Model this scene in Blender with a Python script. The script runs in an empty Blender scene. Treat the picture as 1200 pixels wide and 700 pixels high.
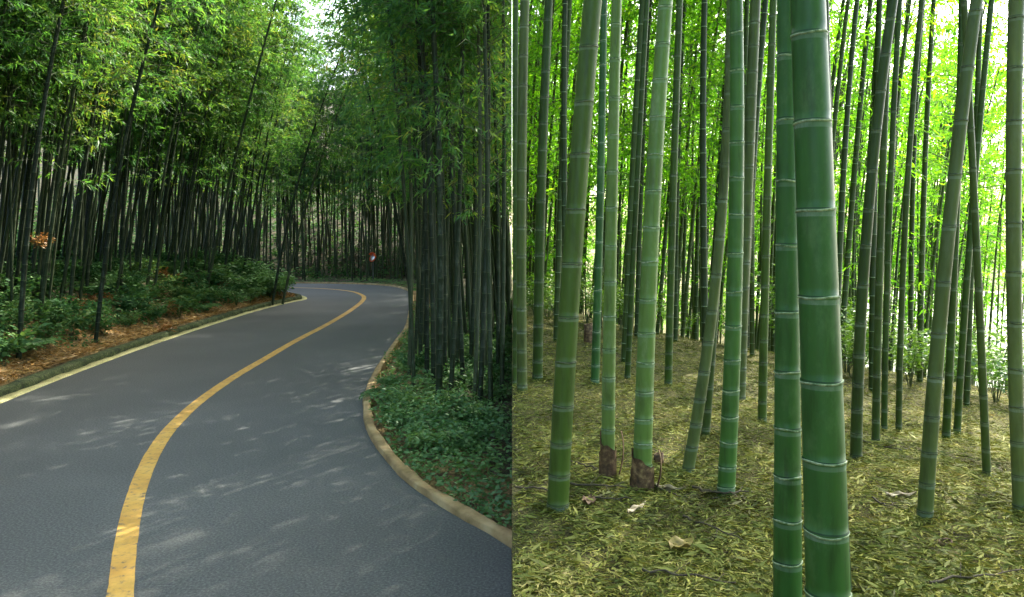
import bpy, math, random
import numpy as np
from mathutils import Vector, Matrix

# ------------------------------------------------------------------ camera, sky, sun, exposure
scene = bpy.context.scene
COL = scene.collection
CAM_H, FPX, HOR = 2.5, 900.0, 275.0          # eye height (m), focal length and horizon row of the 1200 x 700 photograph
cam_d = bpy.data.cameras.new('camera')
cam = bpy.data.objects.new('camera', cam_d); COL.objects.link(cam)
cam.location = (0, 0, CAM_H); cam.rotation_euler = (math.radians(90), 0, 0)
cam_d.sensor_width = 36; cam_d.lens = 36 * FPX / 1200
cam_d.shift_y = (HOR - 350) / 1200
cam_d.clip_start = 0.05; cam_d.clip_end = 3000
scene.camera = cam

SUN_EL, SUN_AZ = math.radians(42), math.radians(32)     # azimuth clockwise from +Y
world = bpy.data.worlds.new('World'); scene.world = world; world.use_nodes = True
wn = world.node_tree.nodes; wl = world.node_tree.links
sky = wn.new('ShaderNodeTexSky'); sky.sky_type = 'NISHITA'; sky.sun_disc = False
sky.sun_elevation = SUN_EL; sky.sun_rotation = SUN_AZ
sky.air_density = 0.8; sky.dust_density = 4.0; sky.ozone_density = 0.5
wn['Background'].inputs['Strength'].default_value = 0.15
wl.new(sky.outputs[0], wn['Background'].inputs['Color'])
sun_d = bpy.data.lights.new('sun', 'SUN'); sun_d.energy = 2.4; sun_d.angle = math.radians(0.5)
sun_d.color = (1.0, 0.95, 0.86)
sun = bpy.data.objects.new('sun', sun_d); COL.objects.link(sun)
SUN_DIR = Vector((math.sin(SUN_AZ) * math.cos(SUN_EL), math.cos(SUN_AZ) * math.cos(SUN_EL), math.sin(SUN_EL)))
sun.rotation_euler = SUN_DIR.to_track_quat('Z', 'Y').to_euler()
sun.location = (20, 10, 40)
vs = scene.view_settings
vs.view_transform = 'Standard'; vs.look = 'None'; vs.gamma = 1.0; vs.exposure = 3.0
cy = scene.cycles
cy.max_bounces = 8; cy.diffuse_bounces = 8; cy.glossy_bounces = 1; cy.transmission_bounces = 3
cy.caustics_reflective = False; cy.caustics_refractive = False
cy.use_denoising = True; cy.sample_clamp_indirect = 6.0

rng = np.random.default_rng(11)
random.seed(5)

# ------------------------------------------------------------------ helpers
def unproj(px, py, z=0.0):
    d = (CAM_H - z) * FPX / (py - HOR)
    return np.array([(px - 600) * d / FPX, d])

def mesh_np(name, V, Q, mats, mi=None, smooth=False):
    V = np.asarray(V, dtype=np.float32).reshape(-1, 3); Q = np.asarray(Q, dtype=np.int32).reshape(-1, 4)
    me = bpy.data.meshes.new(name)
    me.vertices.add(len(V)); me.vertices.foreach_set('co', V.ravel())
    tri = Q[:, 3] < 0
    if tri.any():
        tot = np.where(tri, 3, 4); st = np.concatenate([[0], np.cumsum(tot)[:-1]])
        loops = Q.ravel()[Q.ravel() >= 0]
    else:
        st = np.arange(len(Q)) * 4; loops = Q.ravel()
    me.loops.add(len(loops)); me.loops.foreach_set('vertex_index', loops.astype(np.int32))
    me.polygons.add(len(Q)); me.polygons.foreach_set('loop_start', st.astype(np.int32))
    if mi is not None: me.polygons.foreach_set('material_index', np.asarray(mi, dtype=np.int32))
    if smooth: me.polygons.foreach_set('use_smooth', np.ones(len(Q), dtype=bool))
    for m in mats: me.materials.append(m)
    me.update(calc_edges=True)
    return me

def obj(name, me, parent=None):
    o = bpy.data.objects.new(name, me); COL.objects.link(o)
    if parent is not None: o.parent = parent
    return o

def tag(o, label=None, cat=None, group=None, kind=None):
    if label: o['label'] = label
    if cat: o['category'] = cat
    if group: o['group'] = group
    if kind: o['kind'] = kind
    return o

class MB:
    """collects quads (with a material slot) into one mesh"""
    def __init__(s): s.V = []; s.Q = []; s.M = []; s.n = 0
    def add(s, V, Q, m=0):
        V = np.asarray(V, float).reshape(-1, 3); Q = np.asarray(Q, int).reshape(-1, 4).copy()
        Q[Q >= 0] += s.n
        s.V.append(V); s.Q.append(Q); s.M.append(np.full(len(Q), m)); s.n += len(V)
    def mesh(s, name, mats, smooth=False):
        return mesh_np(name, np.concatenate(s.V), np.concatenate(s.Q), mats, np.concatenate(s.M), smooth)
    def arrays(s): return np.concatenate(s.V), np.concatenate(s.Q), np.concatenate(s.M)

def nrm(a): return a / np.maximum(np.linalg.norm(a, axis=-1, keepdims=True), 1e-9)

def tube(P, R, k=6, cap=False, flat=False):
    """flat: horizontal rings (for culms)"""
    P = np.asarray(P, float); R = np.asarray(R, float); n = len(P)
    ang = np.arange(k) * 2 * math.pi / k
    if flat:
        A = np.tile([1., 0, 0], (n, 1)); B = np.tile([0., 1, 0], (n, 1))
    else:
        T = nrm(np.gradient(P, axis=0)); ref = np.tile([0.31, 0.2, 0.93], (n, 1))
        if abs(np.dot(T[0], ref[0])) > 0.9: ref = np.tile([1., 0.1, 0], (n, 1))
        A = nrm(np.cross(T, ref)); B = np.cross(T, A)
    V = P[:, None] + (A[:, None] * np.cos(ang)[None, :, None] + B[:, None] * np.sin(ang)[None, :, None]) * R[:, None, None]
    V = V.reshape(-1, 3)
    i = np.arange(n - 1)[:, None] * k; j = np.arange(k)[None]; j2 = (j + 1) % k
    Q = np.stack([i + j, i + j2, i + k + j2, i + k + j], -1).reshape(-1, 4)
    if cap:
        c = len(V); V = np.vstack([V, P[-1:]]); b = (n - 1) * k
        Q = np.vstack([Q, np.stack([b + j[0], b + j2[0], np.full(k, c), np.full(k, -1)], -1)])
    return V, Q

def leaves(P, D, L, W, r, mid=0.38, fold=0.0):
    """one four-cornered blade per row of P, along D"""
    n = len(P); D = nrm(D); up = nrm(np.array([0, 0, 1.]) + 0.7 * r.normal(size=(n, 3)))
    S = nrm(np.cross(D, up)); N = np.cross(S, D)
    L = np.broadcast_to(L, (n,))[:, None]; W = np.broadcast_to(W, (n,))[:, None]
    V = np.stack([P, P + D * L * mid + S * W * .5 + N * W * fold, P + D * L - N * L * 0.06, P + D * L * mid - S * W * .5 + N * W * fold], 1).reshape(-1, 3)
    return V, np.arange(4 * n).reshape(-1, 4)

# ------------------------------------------------------------------ materials
def newmat(name):
    m = bpy.data.materials.new(name); m.use_nodes = True; n = m.node_tree.nodes; l = m.node_tree.links
    for x in list(n): n.remove(x)
    out = n.new('ShaderNodeOutputMaterial')
    return m, n, l, out
def N(n, t, **kw):
    x = n.new('ShaderNode' + t)
    for k, v in kw.items():
        if k in x.inputs: x.inputs[k].default_value = v
        else: setattr(x, k, v)
    return x
def ramp(n, stops):
    r = n.new('ShaderNodeValToRGB'); e = r.color_ramp.elements
    while len(e) > 1: e.remove(e[-1])
    e[0].position = stops[0][0]; e[0].color = (*stops[0][1], 1)
    for p, c in stops[1:]:
        q = e.new(p); q.color = (*c, 1)
    return r
def rgba(c): return (*c, 1)

def leaf_mat(name, stops, trans, tw=0.45, gloss=0.06, rough=0.4, patch=0.6):
    """blade colour varies per leaf and in patches; light passes through the blade"""
    m, n, l, out = newmat(name)
    geo = N(n, 'NewGeometry'); noi = N(n, 'TexNoise', Scale=patch); noi.inputs['Detail'].default_value = 2
    l.new(geo.outputs['Position'], noi.inputs['Vector'])
    mul = N(n, 'Math', operation='MULTIPLY_ADD'); mul.inputs[1].default_value = 0.55
    l.new(geo.outputs['Random Per Island'], mul.inputs[0])
    mm = N(n, 'Math', operation='MULTIPLY_ADD'); mm.inputs[1].default_value = 1.6; mm.inputs[2].default_value = -0.57
    l.new(noi.outputs['Fac'], mm.inputs[0]); l.new(mm.outputs[0], mul.inputs[2])
    rp = ramp(n, stops); l.new(mul.outputs[0], rp.inputs[0])
    dif = N(n, 'BsdfDiffuse'); l.new(rp.outputs[0], dif.inputs['Color'])
    tr = N(n, 'BsdfTranslucent')
    tm = N(n, 'MixRGB', blend_type='MULTIPLY'); tm.inputs[0].default_value = 1.0; tm.inputs[2].default_value = rgba(trans)
    l.new(rp.outputs[0], tm.inputs[1]); l.new(tm.outputs[0], tr.inputs['Color'])
    mx = N(n, 'MixShader'); mx.inputs[0].default_value = tw; l.new(dif.outputs[0], mx.inputs[1]); l.new(tr.outputs[0], mx.inputs[2])
    gl = N(n, 'BsdfGlossy', Roughness=rough); gl.inputs['Color'].default_value = (.9, .95, .9, 1)
    m2 = N(n, 'MixShader'); m2.inputs[0].default_value = gloss; l.new(mx.outputs[0], m2.inputs[1]); l.new(gl.outputs[0], m2.inputs[2])
    l.new(m2.outputs[0], out.inputs[0])
    return m

def culm_mat(name, stops, rough=0.35, mott=0.35, spec=0.5, lichen=(0.3, 0.33, 0.25), lich_amt=0.25):
    m, n, l, out = newmat(name)
    tc = N(n, 'TexCoord'); mp = N(n, 'Mapping'); mp.inputs['Scale'].default_value = (30, 30, 1.1); l.new(tc.outputs['Object'], mp.inputs[0])
    st = N(n, 'TexNoise', Scale=1.0); st.inputs['Detail'].default_value = 5; l.new(mp.outputs[0], st.inputs['Vector'])
    oi = N(n, 'ObjectInfo')
    ma = N(n, 'Math', operation='MULTIPLY_ADD'); ma.inputs[1].default_value = mott; l.new(st.outputs['Fac'], ma.inputs[0])
    mb = N(n, 'Math', operation='MULTIPLY_ADD'); mb.inputs[1].default_value = 0.8; mb.inputs[2].default_value = -0.08; l.new(oi.outputs['Random'], mb.inputs[0])
    l.new(mb.outputs[0], ma.inputs[2])
    rp = ramp(n, stops); l.new(ma.outputs[0], rp.inputs[0])
    n2 = N(n, 'TexNoise', Scale=9.0); n2.inputs['Detail'].default_value = 8; n2.inputs['Roughness'].default_value = 0.7
    mp2 = N(n, 'Mapping'); mp2.inputs['Scale'].default_value = (1, 1, .45); l.new(tc.outputs['Object'], mp2.inputs[0]); l.new(mp2.outputs[0], n2.inputs['Vector'])
    lr = ramp(n, [(0.52, (0, 0, 0)), (0.72, (1, 1, 1))]); l.new(n2.outputs['Fac'], lr.inputs[0])
    la = N(n, 'Math', operation='MULTIPLY'); la.inputs[1].default_value = lich_amt; l.new(lr.outputs[0], la.inputs[0])
    mix = N(n, 'MixRGB'); mix.inputs[2].default_value = rgba(lichen); l.new(la.outputs[0], mix.inputs[0]); l.new(rp.outputs[0], mix.inputs[1])
    n3 = N(n, 'TexNoise', Scale=5.0); n3.inputs['Detail'].default_value = 6; n3.inputs['Roughness'].default_value = .65
    mp3 = N(n, 'Mapping'); mp3.inputs['Scale'].default_value = (3, 3, .5); l.new(tc.outputs['Object'], mp3.inputs[0]); l.new(mp3.outputs[0], n3.inputs['Vector'])
    st3 = ramp(n, [(0.30, (.5, .48, .42)), (0.46, (.92, .92, .9)), (0.6, (1.05, 1.05, 1.05)), (0.74, (1.35, 1.3, 1.3))]); l.new(n3.outputs['Fac'], st3.inputs[0])
    mx3 = N(n, 'MixRGB', blend_type='MULTIPLY'); mx3.inputs[0].default_value = 1.0; l.new(mix.outputs[0], mx3.inputs[1]); l.new(st3.outputs[0], mx3.inputs[2]); mix = mx3
    b = N(n, 'BsdfPrincipled', Roughness=rough); b.inputs['Specular IOR Level'].default_value = spec
    l.new(mix.outputs[0], b.inputs['Base Color'])
    rr = N(n, 'Math', operation='MULTIPLY_ADD'); rr.inputs[1].default_value = 0.35; rr.inputs[2].default_value = rough - .15; l.new(n2.outputs['Fac'], rr.inputs[0]); l.new(rr.outputs[0], b.inputs['Roughness'])
    bp = N(n, 'Bump', Strength=0.12, Distance=0.004); l.new(st.outputs['Fac'], bp.inputs['Height']); l.new(bp.outputs[0], b.inputs['Normal'])
    l.new(b.outputs[0], out.inputs[0])
    return m

def noise_mat(name, stops, scale=6.0, detail=8, rough=0.9, bump=0.3, bdist=0.02, spec=0.3, rnd=0.0, coord='Position', fine=None):
    m, n, l, out = newmat(name)
    if coord == 'Position': src = N(n, 'NewGeometry').outputs['Position']
    else: src = N(n, 'TexCoord').outputs['Object']
    no = N(n, 'TexNoise', Scale=scale); no.inputs['Detail'].default_value = detail; no.inputs['Roughness'].default_value = 0.62
    l.new(src, no.inputs['Vector']); fac = no.outputs['Fac']
    if rnd:
        oi = N(n, 'ObjectInfo'); a = N(n, 'Math', operation='MULTIPLY_ADD'); a.inputs[1].default_value = rnd
        s = N(n, 'Math', operation='SUBTRACT'); s.inputs[1].default_value = rnd / 2
        l.new(oi.outputs['Random'], a.inputs[0]); l.new(fac, s.inputs[0]); l.new(s.outputs[0], a.inputs[2]); fac = a.outputs[0]
    rp = ramp(n, stops); l.new(fac, rp.inputs[0]); colr = rp.outputs[0]
    b = N(n, 'BsdfPrincipled', Roughness=rough); b.inputs['Specular IOR Level'].default_value = spec
    hsrc = no.outputs['Fac']
    if fine:
        f = N(n, 'TexNoise', Scale=fine); f.inputs['Detail'].default_value = 3; l.new(src, f.inputs['Vector'])
        fr = ramp(n, [(0.3, (0.35, 0.35, 0.35)), (0.5, (1, 1, 1)), (0.72, (1.9, 1.9, 1.9))]); l.new(f.outputs['Fac'], fr.inputs[0])
        mu = N(n, 'MixRGB', blend_type='MULTIPLY'); mu.inputs[0].default_value = 1; l.new(colr, mu.inputs[1]); l.new(fr.outputs[0], mu.inputs[2]); colr = mu.outputs[0]
        hsrc = f.outputs['Fac']
    l.new(colr, b.inputs['Base Color'])
    bp = N(n, 'Bump', Strength=bump, Distance=bdist); l.new(hsrc, bp.inputs['Height']); l.new(bp.outputs[0], b.inputs['Normal'])
    l.new(b.outputs[0], out.inputs[0])
    return m

M = {}
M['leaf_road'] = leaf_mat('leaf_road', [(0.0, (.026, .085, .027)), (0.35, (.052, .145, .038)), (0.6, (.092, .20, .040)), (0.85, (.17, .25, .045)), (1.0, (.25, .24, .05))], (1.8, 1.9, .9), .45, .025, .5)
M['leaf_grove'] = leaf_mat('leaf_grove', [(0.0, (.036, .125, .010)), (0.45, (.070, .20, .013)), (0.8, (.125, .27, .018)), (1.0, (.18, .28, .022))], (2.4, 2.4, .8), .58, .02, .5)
M['branch'] = noise_mat('branch', [(0.3, (.05, .075, .03)), (0.7, (.12, .14, .06))], 20)
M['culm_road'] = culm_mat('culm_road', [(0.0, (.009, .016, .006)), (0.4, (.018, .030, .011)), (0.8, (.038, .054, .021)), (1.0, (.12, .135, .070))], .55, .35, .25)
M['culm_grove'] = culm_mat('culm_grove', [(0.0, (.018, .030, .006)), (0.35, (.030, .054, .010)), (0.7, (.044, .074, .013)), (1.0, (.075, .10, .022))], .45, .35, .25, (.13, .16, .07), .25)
M['culm_near'] = culm_mat('culm_near', [(0.0, (.019, .074, .013)), (0.5, (.033, .104, .019)), (1.0, (.068, .155, .028))], .42, .6, .3, (.10, .18, .065), .6)
M['culm_olive'] = culm_mat('culm_olive', [(0.0, (.026, .054, .006)), (0.5, (.038, .076, .009)), (1.0, (.062, .105, .014))], .42, .5, .25, (.09, .12, .035), .4)
M['culm_pale'] = culm_mat('culm_pale', [(0.0, (.085, .165, .030)), (0.5, (.12, .20, .040)), (1.0, (.18, .25, .062))], .4, .45, .35, (.30, .36, .20), .4)
M['culm_greyish'] = culm_mat('culm_greyish', [(0.0, (.042, .066, .014)), (0.5, (.062, .092, .021)), (1.0, (.105, .135, .038))], .45, .45, .3, (.17, .20, .11), .45)
for nm, cols in {'culm_near': [(.018, .080, .018), (.031, .112, .026), (.065, .165, .036)], 'culm_olive': [(.026, .054, .006), (.038, .076, .009), (.062, .105, .014)], 'culm_pale': [(.085, .18, .045), (.12, .22, .058), (.18, .27, .085)],
                 'culm_greyish': [(.042, .068, .022), (.062, .096, .032), (.105, .14, .055)], 'culm_grove': [(.018, .030, .006), (.036, .060, .011), (.075, .10, .022)]}.items():
    w = [tuple(.8 * a + .2 * b for a, b in zip(c, (.30, .36, .27))) for c in cols]; d = [tuple(.45 * a for a in c) for c in cols]
    M[nm + '_powder'] = culm_mat(nm + '_powder', list(zip((0., .5, 1.), w)), .6, .5, .3, (.36, .42, .33), .5)
    M[nm + '_scar'] = culm_mat(nm + '_scar', list(zip((0., .5, 1.), d)), .6, .5, .3, (.06, .06, .04), .5)
M['node_pale'] = noise_mat('node_pale', [(0.36, (.08, .14, .06)), (0.5, (.22, .29, .15)), (0.64, (.38, .44, .27))], 45, rough=.7, bump=.1)
M['node_dull'] = noise_mat('node_dull', [(0.35, (.045, .06, .025)), (0.65, (.12, .14, .07))], 60, rough=.7, bump=.1)
M['sheath'] = noise_mat('sheath', [(0.3, (.035, .020, .010)), (0.5, (.11, .062, .028)), (0.7, (.30, .20, .09))], 28, rough=.7, bump=.4, bdist=.004)
M['twig'] = noise_mat('twig', [(0.3, (.030, .024, .014)), (0.7, (.10, .08, .045))], 30, rough=.9)
M['litter_earth'] = noise_mat('litter_earth', [(0.25, (.032, .028, .008)), (0.5, (.085, .078, .016)), (0.75, (.15, .135, .034))], 9, rough=.95, bump=.9, bdist=.03, fine=90)
M['earth'] = noise_mat('earth', [(0.3, (.035, .024, .013)), (0.7, (.12, .08, .04))], 7, rough=.95, bump=.8, bdist=.03, fine=60)
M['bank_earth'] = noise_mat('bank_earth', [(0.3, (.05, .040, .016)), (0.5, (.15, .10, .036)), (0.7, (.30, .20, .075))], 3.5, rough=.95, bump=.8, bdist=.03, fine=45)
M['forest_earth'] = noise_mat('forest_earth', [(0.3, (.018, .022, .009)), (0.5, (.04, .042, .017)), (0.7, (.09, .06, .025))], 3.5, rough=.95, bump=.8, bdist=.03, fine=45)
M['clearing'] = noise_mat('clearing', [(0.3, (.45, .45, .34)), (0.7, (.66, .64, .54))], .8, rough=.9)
M['moss_kerb'] = noise_mat('moss_kerb', [(0.35, (.018, .026, .010)), (0.5, (.045, .06, .018)), (0.68, (.10, .11, .045))], 5, rough=.95, bump=.6, fine=40)
M['kerb'] = noise_mat('kerb', [(0.3, (.17, .115, .045)), (0.5, (.33, .225, .095)), (0.7, (.44, .33, .16))], 3.5, rough=.85, bump=.3, bdist=.005)
M['edge_paint'] = noise_mat('edge_paint', [(0.3, (.30, .27, .10)), (0.5, (.50, .45, .19)), (0.7, (.60, .55, .26))], 2.5, rough=.8, bump=.2, bdist=.004, fine=80)

def asphalt():
    m, n, l, out = newmat('asphalt')
    pos = N(n, 'NewGeometry').outputs['Position']
    a = N(n, 'TexNoise', Scale=.35); a.inputs['Detail'].default_value = 4; l.new(pos, a.inputs['Vector'])
    f = N(n, 'TexNoise', Scale=48.0); f.inputs['Detail'].default_value = 6; f.inputs['Roughness'].default_value = .75; l.new(pos, f.inputs['Vector'])
    c1 = ramp(n, [(0.3, (.062, .066, .058)), (0.5, (.074, .078, .069)), (0.7, (.091, .095, .085))]); l.new(a.outputs['Fac'], c1.inputs[0])
    c2 = ramp(n, [(0.33, (.35, .35, .35)), (0.5, (.95, .95, .95)), (0.68, (2.0, 2.0, 2.0))]); l.new(f.outputs['Fac'], c2.inputs[0])
    mu = N(n, 'MixRGB', blend_type='MULTIPLY'); mu.inputs[0].default_value = 1; l.new(c1.outputs[0], mu.inputs[1]); l.new(c2.outputs[0], mu.inputs[2])
    b = N(n, 'BsdfPrincipled', Roughness=.72); b.inputs['Specular IOR Level'].default_value = .4
    l.new(mu.outputs[0], b.inputs['Base Color'])
    bp = N(n, 'Bump', Strength=.35, Distance=.003); l.new(f.outputs['Fac'], bp.inputs['Height']); l.new(bp.outputs[0], b.inputs['Normal'])
    l.new(b.outputs[0], out.inputs[0]); return m
def yellow_paint():
    m, n, l, out = newmat('yellow_paint')
    pos = N(n, 'NewGeometry').outputs['Position']
    a = N(n, 'TexNoise', Scale=14.0); a.inputs['Detail'].default_value = 8; a.inputs['Roughness'].default_value = .7; l.new(pos, a.inputs['Vector'])
    g = N(n, 'TexNoise', Scale=2.0); g.inputs['Detail'].default_value = 4; l.new(pos, g.inputs['Vector'])
    col = ramp(n, [(0.3, (.48, .25, .035)), (0.55, (.62, .35, .055)), (0.75, (.66, .40, .09))]); l.new(g.outputs['Fac'], col.inputs[0])
    wr = ramp(n, [(0.34, (1, 1, 1)), (0.44, (.18, .18, .18)), (0.58, (0, 0, 0))]); l.new(a.outputs['Fac'], wr.inputs[0])
    mx = N(n, 'MixRGB'); mx.inputs[2].default_value = (.11, .09, .06, 1); l.new(wr.outputs[0], mx.inputs[0]); l.new(col.outputs[0], mx.inputs[1])
    b = N(n, 'BsdfPrincipled', Roughness=.7); l.new(mx.outputs[0], b.inputs['Base Color'])
    l.new(b.outputs[0], out.inputs[0]); return m
M['asphalt'] = asphalt(); M['yellow'] = yellow_paint()
M['shrub'] = leaf_mat('shrub', [(0.0, (.024, .072, .024)), (0.4, (.044, .115, .038)), (0.75, (.075, .155, .045)), (1.0, (.13, .19, .045))], (1.3, 1.4, .8), .25, .012, .6)
M['shrub_light'] = leaf_mat('shrub_light', [(0.0, (.055, .135, .042)), (0.5, (.10, .21, .062)), (1.0, (.17, .26, .075))], (1.3, 1.4, .8), .3, .03, .5)
M['shrub_rust'] = leaf_mat('shrub_rust', [(0.0, (.12, .05, .015)), (0.5, (.26, .10, .025)), (1.0, (.34, .19, .05))], (1.2, 1.1, .8), .25, .05)
M['shrub_sun'] = leaf_mat('shrub_sun', [(0.0, (.06, .15, .015)), (0.5, (.10, .21, .02)), (1.0, (.16, .27, .03))], (1.6, 1.6, .8), .45, .06)
M['litter_leaf'] = leaf_mat('litter_leaf', [(0.0, (.035, .030, .008)), (0.25, (.090, .105, .018)), (0.5, (.175, .195, .034)), (0.75, (.27, .265, .055)), (1.0, (.38, .32, .11))], (1, .95, .7), .15, .015, .5, 1.3)
M['litter_rust'] = leaf_mat('litter_rust', [(0.0, (.15, .085, .022)), (0.5, (.38, .21, .060)), (1.0, (.52, .35, .13))], (1, .9, .7), .15, .03)

# ------------------------------------------------------------------ road layout (metres, measured from the photograph)
def catmull(pts, n=10):
    P = np.array(pts, float); P = np.vstack([2 * P[0] - P[1], P, 2 * P[-1] - P[-2]]); out = []
    for i in range(1, len(P) - 2):
        t = np.linspace(0, 1, n, endpoint=False)[:, None]; a, b, c, d = P[i - 1], P[i], P[i + 1], P[i + 2]
        out.append(.5 * (2 * b + (c - a) * t + (2 * a - 5 * b + 4 * c - d) * t ** 2 + (3 * b - a - 3 * c + d) * t ** 3))
    out.append(P[-2:-1]); return np.vstack(out)
EDGE_L = catmull([(-5.6, -30), (-5.7, -10), (-6.2, 2), (-7.1, 7.5), (-7.77, 11.66), (-8.2, 16), (-8.42, 20.4), (-8.5, 25), (-8.28, 28.3), (-8.1, 29.6), (-8.7, 31.2), (-10.2, 32.6), (-14, 34), (-22, 35), (-40, 35.5)])
KERB_R = catmull([(.02, 6.13), (-.30, 6.56), (-.71, 7.14), (-1.14, 7.9), (-1.52, 8.82), (-1.85, 9.78), (-2.13, 10.98), (-2.32, 12.16), (-2.5, 14.06), (-2.69, 17.3), (-2.86, 20.45), (-3.36, 25), (-4.1, 31.0), (-4.75, 34.4), (-6.1, 37.3), (-8.6, 38.9), (-11.7, 39.3), (-20, 40), (-40, 40.5)])
EDGE_R = np.vstack([np.c_[np.full(40, -.004), np.linspace(-30, 6.12, 40)], KERB_R[KERB_R[:, 0] < -.01]])
CENTRE = catmull([(-2.3, -30), (-2.0, -5), (-1.75, 1.5), (-2.25, 4.3), (-2.70, 5.29), (-3.10, 6.16), (-3.50, 7.10), (-3.84, 8.0), (-4.15, 8.95), (-4.42, 10.0), (-4.68, 11.48), (-4.87, 13.4), (-4.97, 15.5), (-5.08, 18.0), (-5.15, 21.8), (-5.35, 25.8), (-5.72, 29.6), (-6.3, 32.0), (-7.4, 34.2), (-9.6, 35.9), (-14, 36.9), (-22, 37.6), (-40, 38)])
POLY = np.vstack([EDGE_L, EDGE_R[::-1]])

def dist_line(X, Y, L):
    X = np.asarray(X, float); Y = np.asarray(Y, float); best = np.full(X.size, 1e9); xf, yf = X.ravel(), Y.ravel()
    x0, y0 = L[:-1, 0], L[:-1, 1]; dx, dy = np.diff(L[:, 0]), np.diff(L[:, 1]); q = dx * dx + dy * dy + 1e-12
    for i in range(0, X.size, 20000):
        a, b = xf[i:i + 20000, None], yf[i:i + 20000, None]; t = np.clip(((a - x0) * dx + (b - y0) * dy) / q, 0, 1)
        best[i:i + 20000] = np.sqrt(((a - x0 - t * dx) ** 2 + (b - y0 - t * dy) ** 2).min(1))
    return best.reshape(X.shape)
def in_poly(X, Y, P=POLY):
    X = np.asarray(X, float); Y = np.asarray(Y, float); r = np.zeros(X.size, bool); xf, yf = X.ravel(), Y.ravel()
    x0, y0 = P[:, 0], P[:, 1]; x1, y1 = np.roll(x0, -1), np.roll(y0, -1)
    for i in range(0, X.size, 20000):
        a, b = xf[i:i + 20000, None], yf[i:i + 20000, None]
        r[i:i + 20000] = (((y0 > b) != (y1 > b)) & (a < (x1 - x0) * (b - y0) / (y1 - y0 + 1e-12) + x0)).sum(1) % 2 == 1
    return r.reshape(X.shape)
def wob(X, Y, s=1.0):
    return (np.sin(X * 1.7 * s + 1.3) * np.cos(Y * 1.3 * s + .4) + .5 * np.sin(X * 3.9 * s + Y * 2.3 * s) + .3 * np.sin(X * 7.1 * s - Y * 6.3 * s + 2)) / 1.8
def sstep(a, b, x): t = np.clip((x - a) / (b - a), 0, 1); return t * t * (3 - 2 * t)

def left_z(X, Y):
    X = np.asarray(X, float); Y = np.asarray(Y, float)
    ins = in_poly(X, Y); dl = dist_line(X, Y, EDGE_L); dr = dist_line(X, Y, EDGE_R)
    onl = (dl < dr)
    bank = .13 + 1.15 * sstep(.35, 3.4, dl) + .09 * np.clip(dl - 3, 0, 40) + .30 * np.clip(dl - 7.5, 0, 70) + .08 * wob(X, Y) * sstep(.6, 2, dl)
    ver = -.02 + .10 * sstep(.4, 2, dr) + .05 * wob(X, Y, .8) * sstep(.4, 1, dr) + .36 * np.clip(Y - 42.5, 0, 80) * sstep(-.3, 6, -X)
    z = np.where(onl, bank, ver)
    return np.where(ins | ((dl < .30) & onl) | ((dr < .12) & ~onl), -.12, z)
def right_z(X, Y):
    X = np.asarray(X, float); Y = np.asarray(Y, float)
    z = 1.1 - .02 * np.clip(Y - 4, 0, 10) - .13 * np.clip(Y - 14, 0, 30) * (.4 + .6 * sstep(0, 6, X))
    z = z - .16 * (np.logaddexp(0, (X - 1.2) * 2) / 2) * sstep(3.0, 10, Y + .3 * X)
    z = np.maximum(z, -4.5 - .004 * Y)
    return z + .05 * wob(X, Y, .7) + .015 * wob(X + 3, Y, 2.7)

def axis(segs):
    out = []
    for a, b, s in segs: out.append(np.arange(a, b - 1e-6, s))
    out.append([segs[-1][1]]); return np.concatenate(out)
def grid_mesh(name, xs, ys, zf, mats, matf=None, skirt=None):
    X, Y = np.meshgrid(xs, ys); Z = zf(X, Y); nx, ny = len(xs), len(ys)
    V = np.stack([X, Y, Z], -1).reshape(-1, 3)
    i = np.arange(ny - 1)[:, None] * nx; j = np.arange(nx - 1)[None]
    Q = np.stack([i + j, i + j + 1, i + nx + j + 1, i + nx + j], -1).reshape(-1, 4)
    mi = np.zeros(len(Q), int) if matf is None else matf(V[Q].mean(1))
    if skirt is not None:
        b = np.arange(ny) * nx; lo = V[b].copy(); lo[:, 2] = skirt; k = len(V); V = np.vstack([V, lo]); r = np.arange(ny - 1)
        Q = np.vstack([Q, np.stack([b[:-1], b[1:], k + r + 1, k + r], -1)]); mi = np.concatenate([mi, np.ones(ny - 1, int)])
    return mesh_np(name, V, Q, mats, mi, True)

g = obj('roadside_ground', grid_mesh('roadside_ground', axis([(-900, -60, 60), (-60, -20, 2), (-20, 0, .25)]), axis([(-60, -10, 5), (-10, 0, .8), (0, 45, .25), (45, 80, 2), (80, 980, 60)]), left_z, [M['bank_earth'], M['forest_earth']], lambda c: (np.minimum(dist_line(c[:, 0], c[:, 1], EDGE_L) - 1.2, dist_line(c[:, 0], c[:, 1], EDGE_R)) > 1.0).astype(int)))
tag(g, 'brown leaf strewn earth beside the asphalt road', None, None, 'structure')
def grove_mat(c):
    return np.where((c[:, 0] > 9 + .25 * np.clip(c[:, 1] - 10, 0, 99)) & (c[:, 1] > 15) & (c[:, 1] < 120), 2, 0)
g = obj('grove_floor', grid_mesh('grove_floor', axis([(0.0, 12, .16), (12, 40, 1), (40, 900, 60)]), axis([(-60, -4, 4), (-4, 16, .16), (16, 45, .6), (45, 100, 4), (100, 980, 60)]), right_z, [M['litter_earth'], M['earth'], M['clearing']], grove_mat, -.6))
tag(g, 'leaf littered floor of the bamboo grove', None, None, 'structure')

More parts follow.
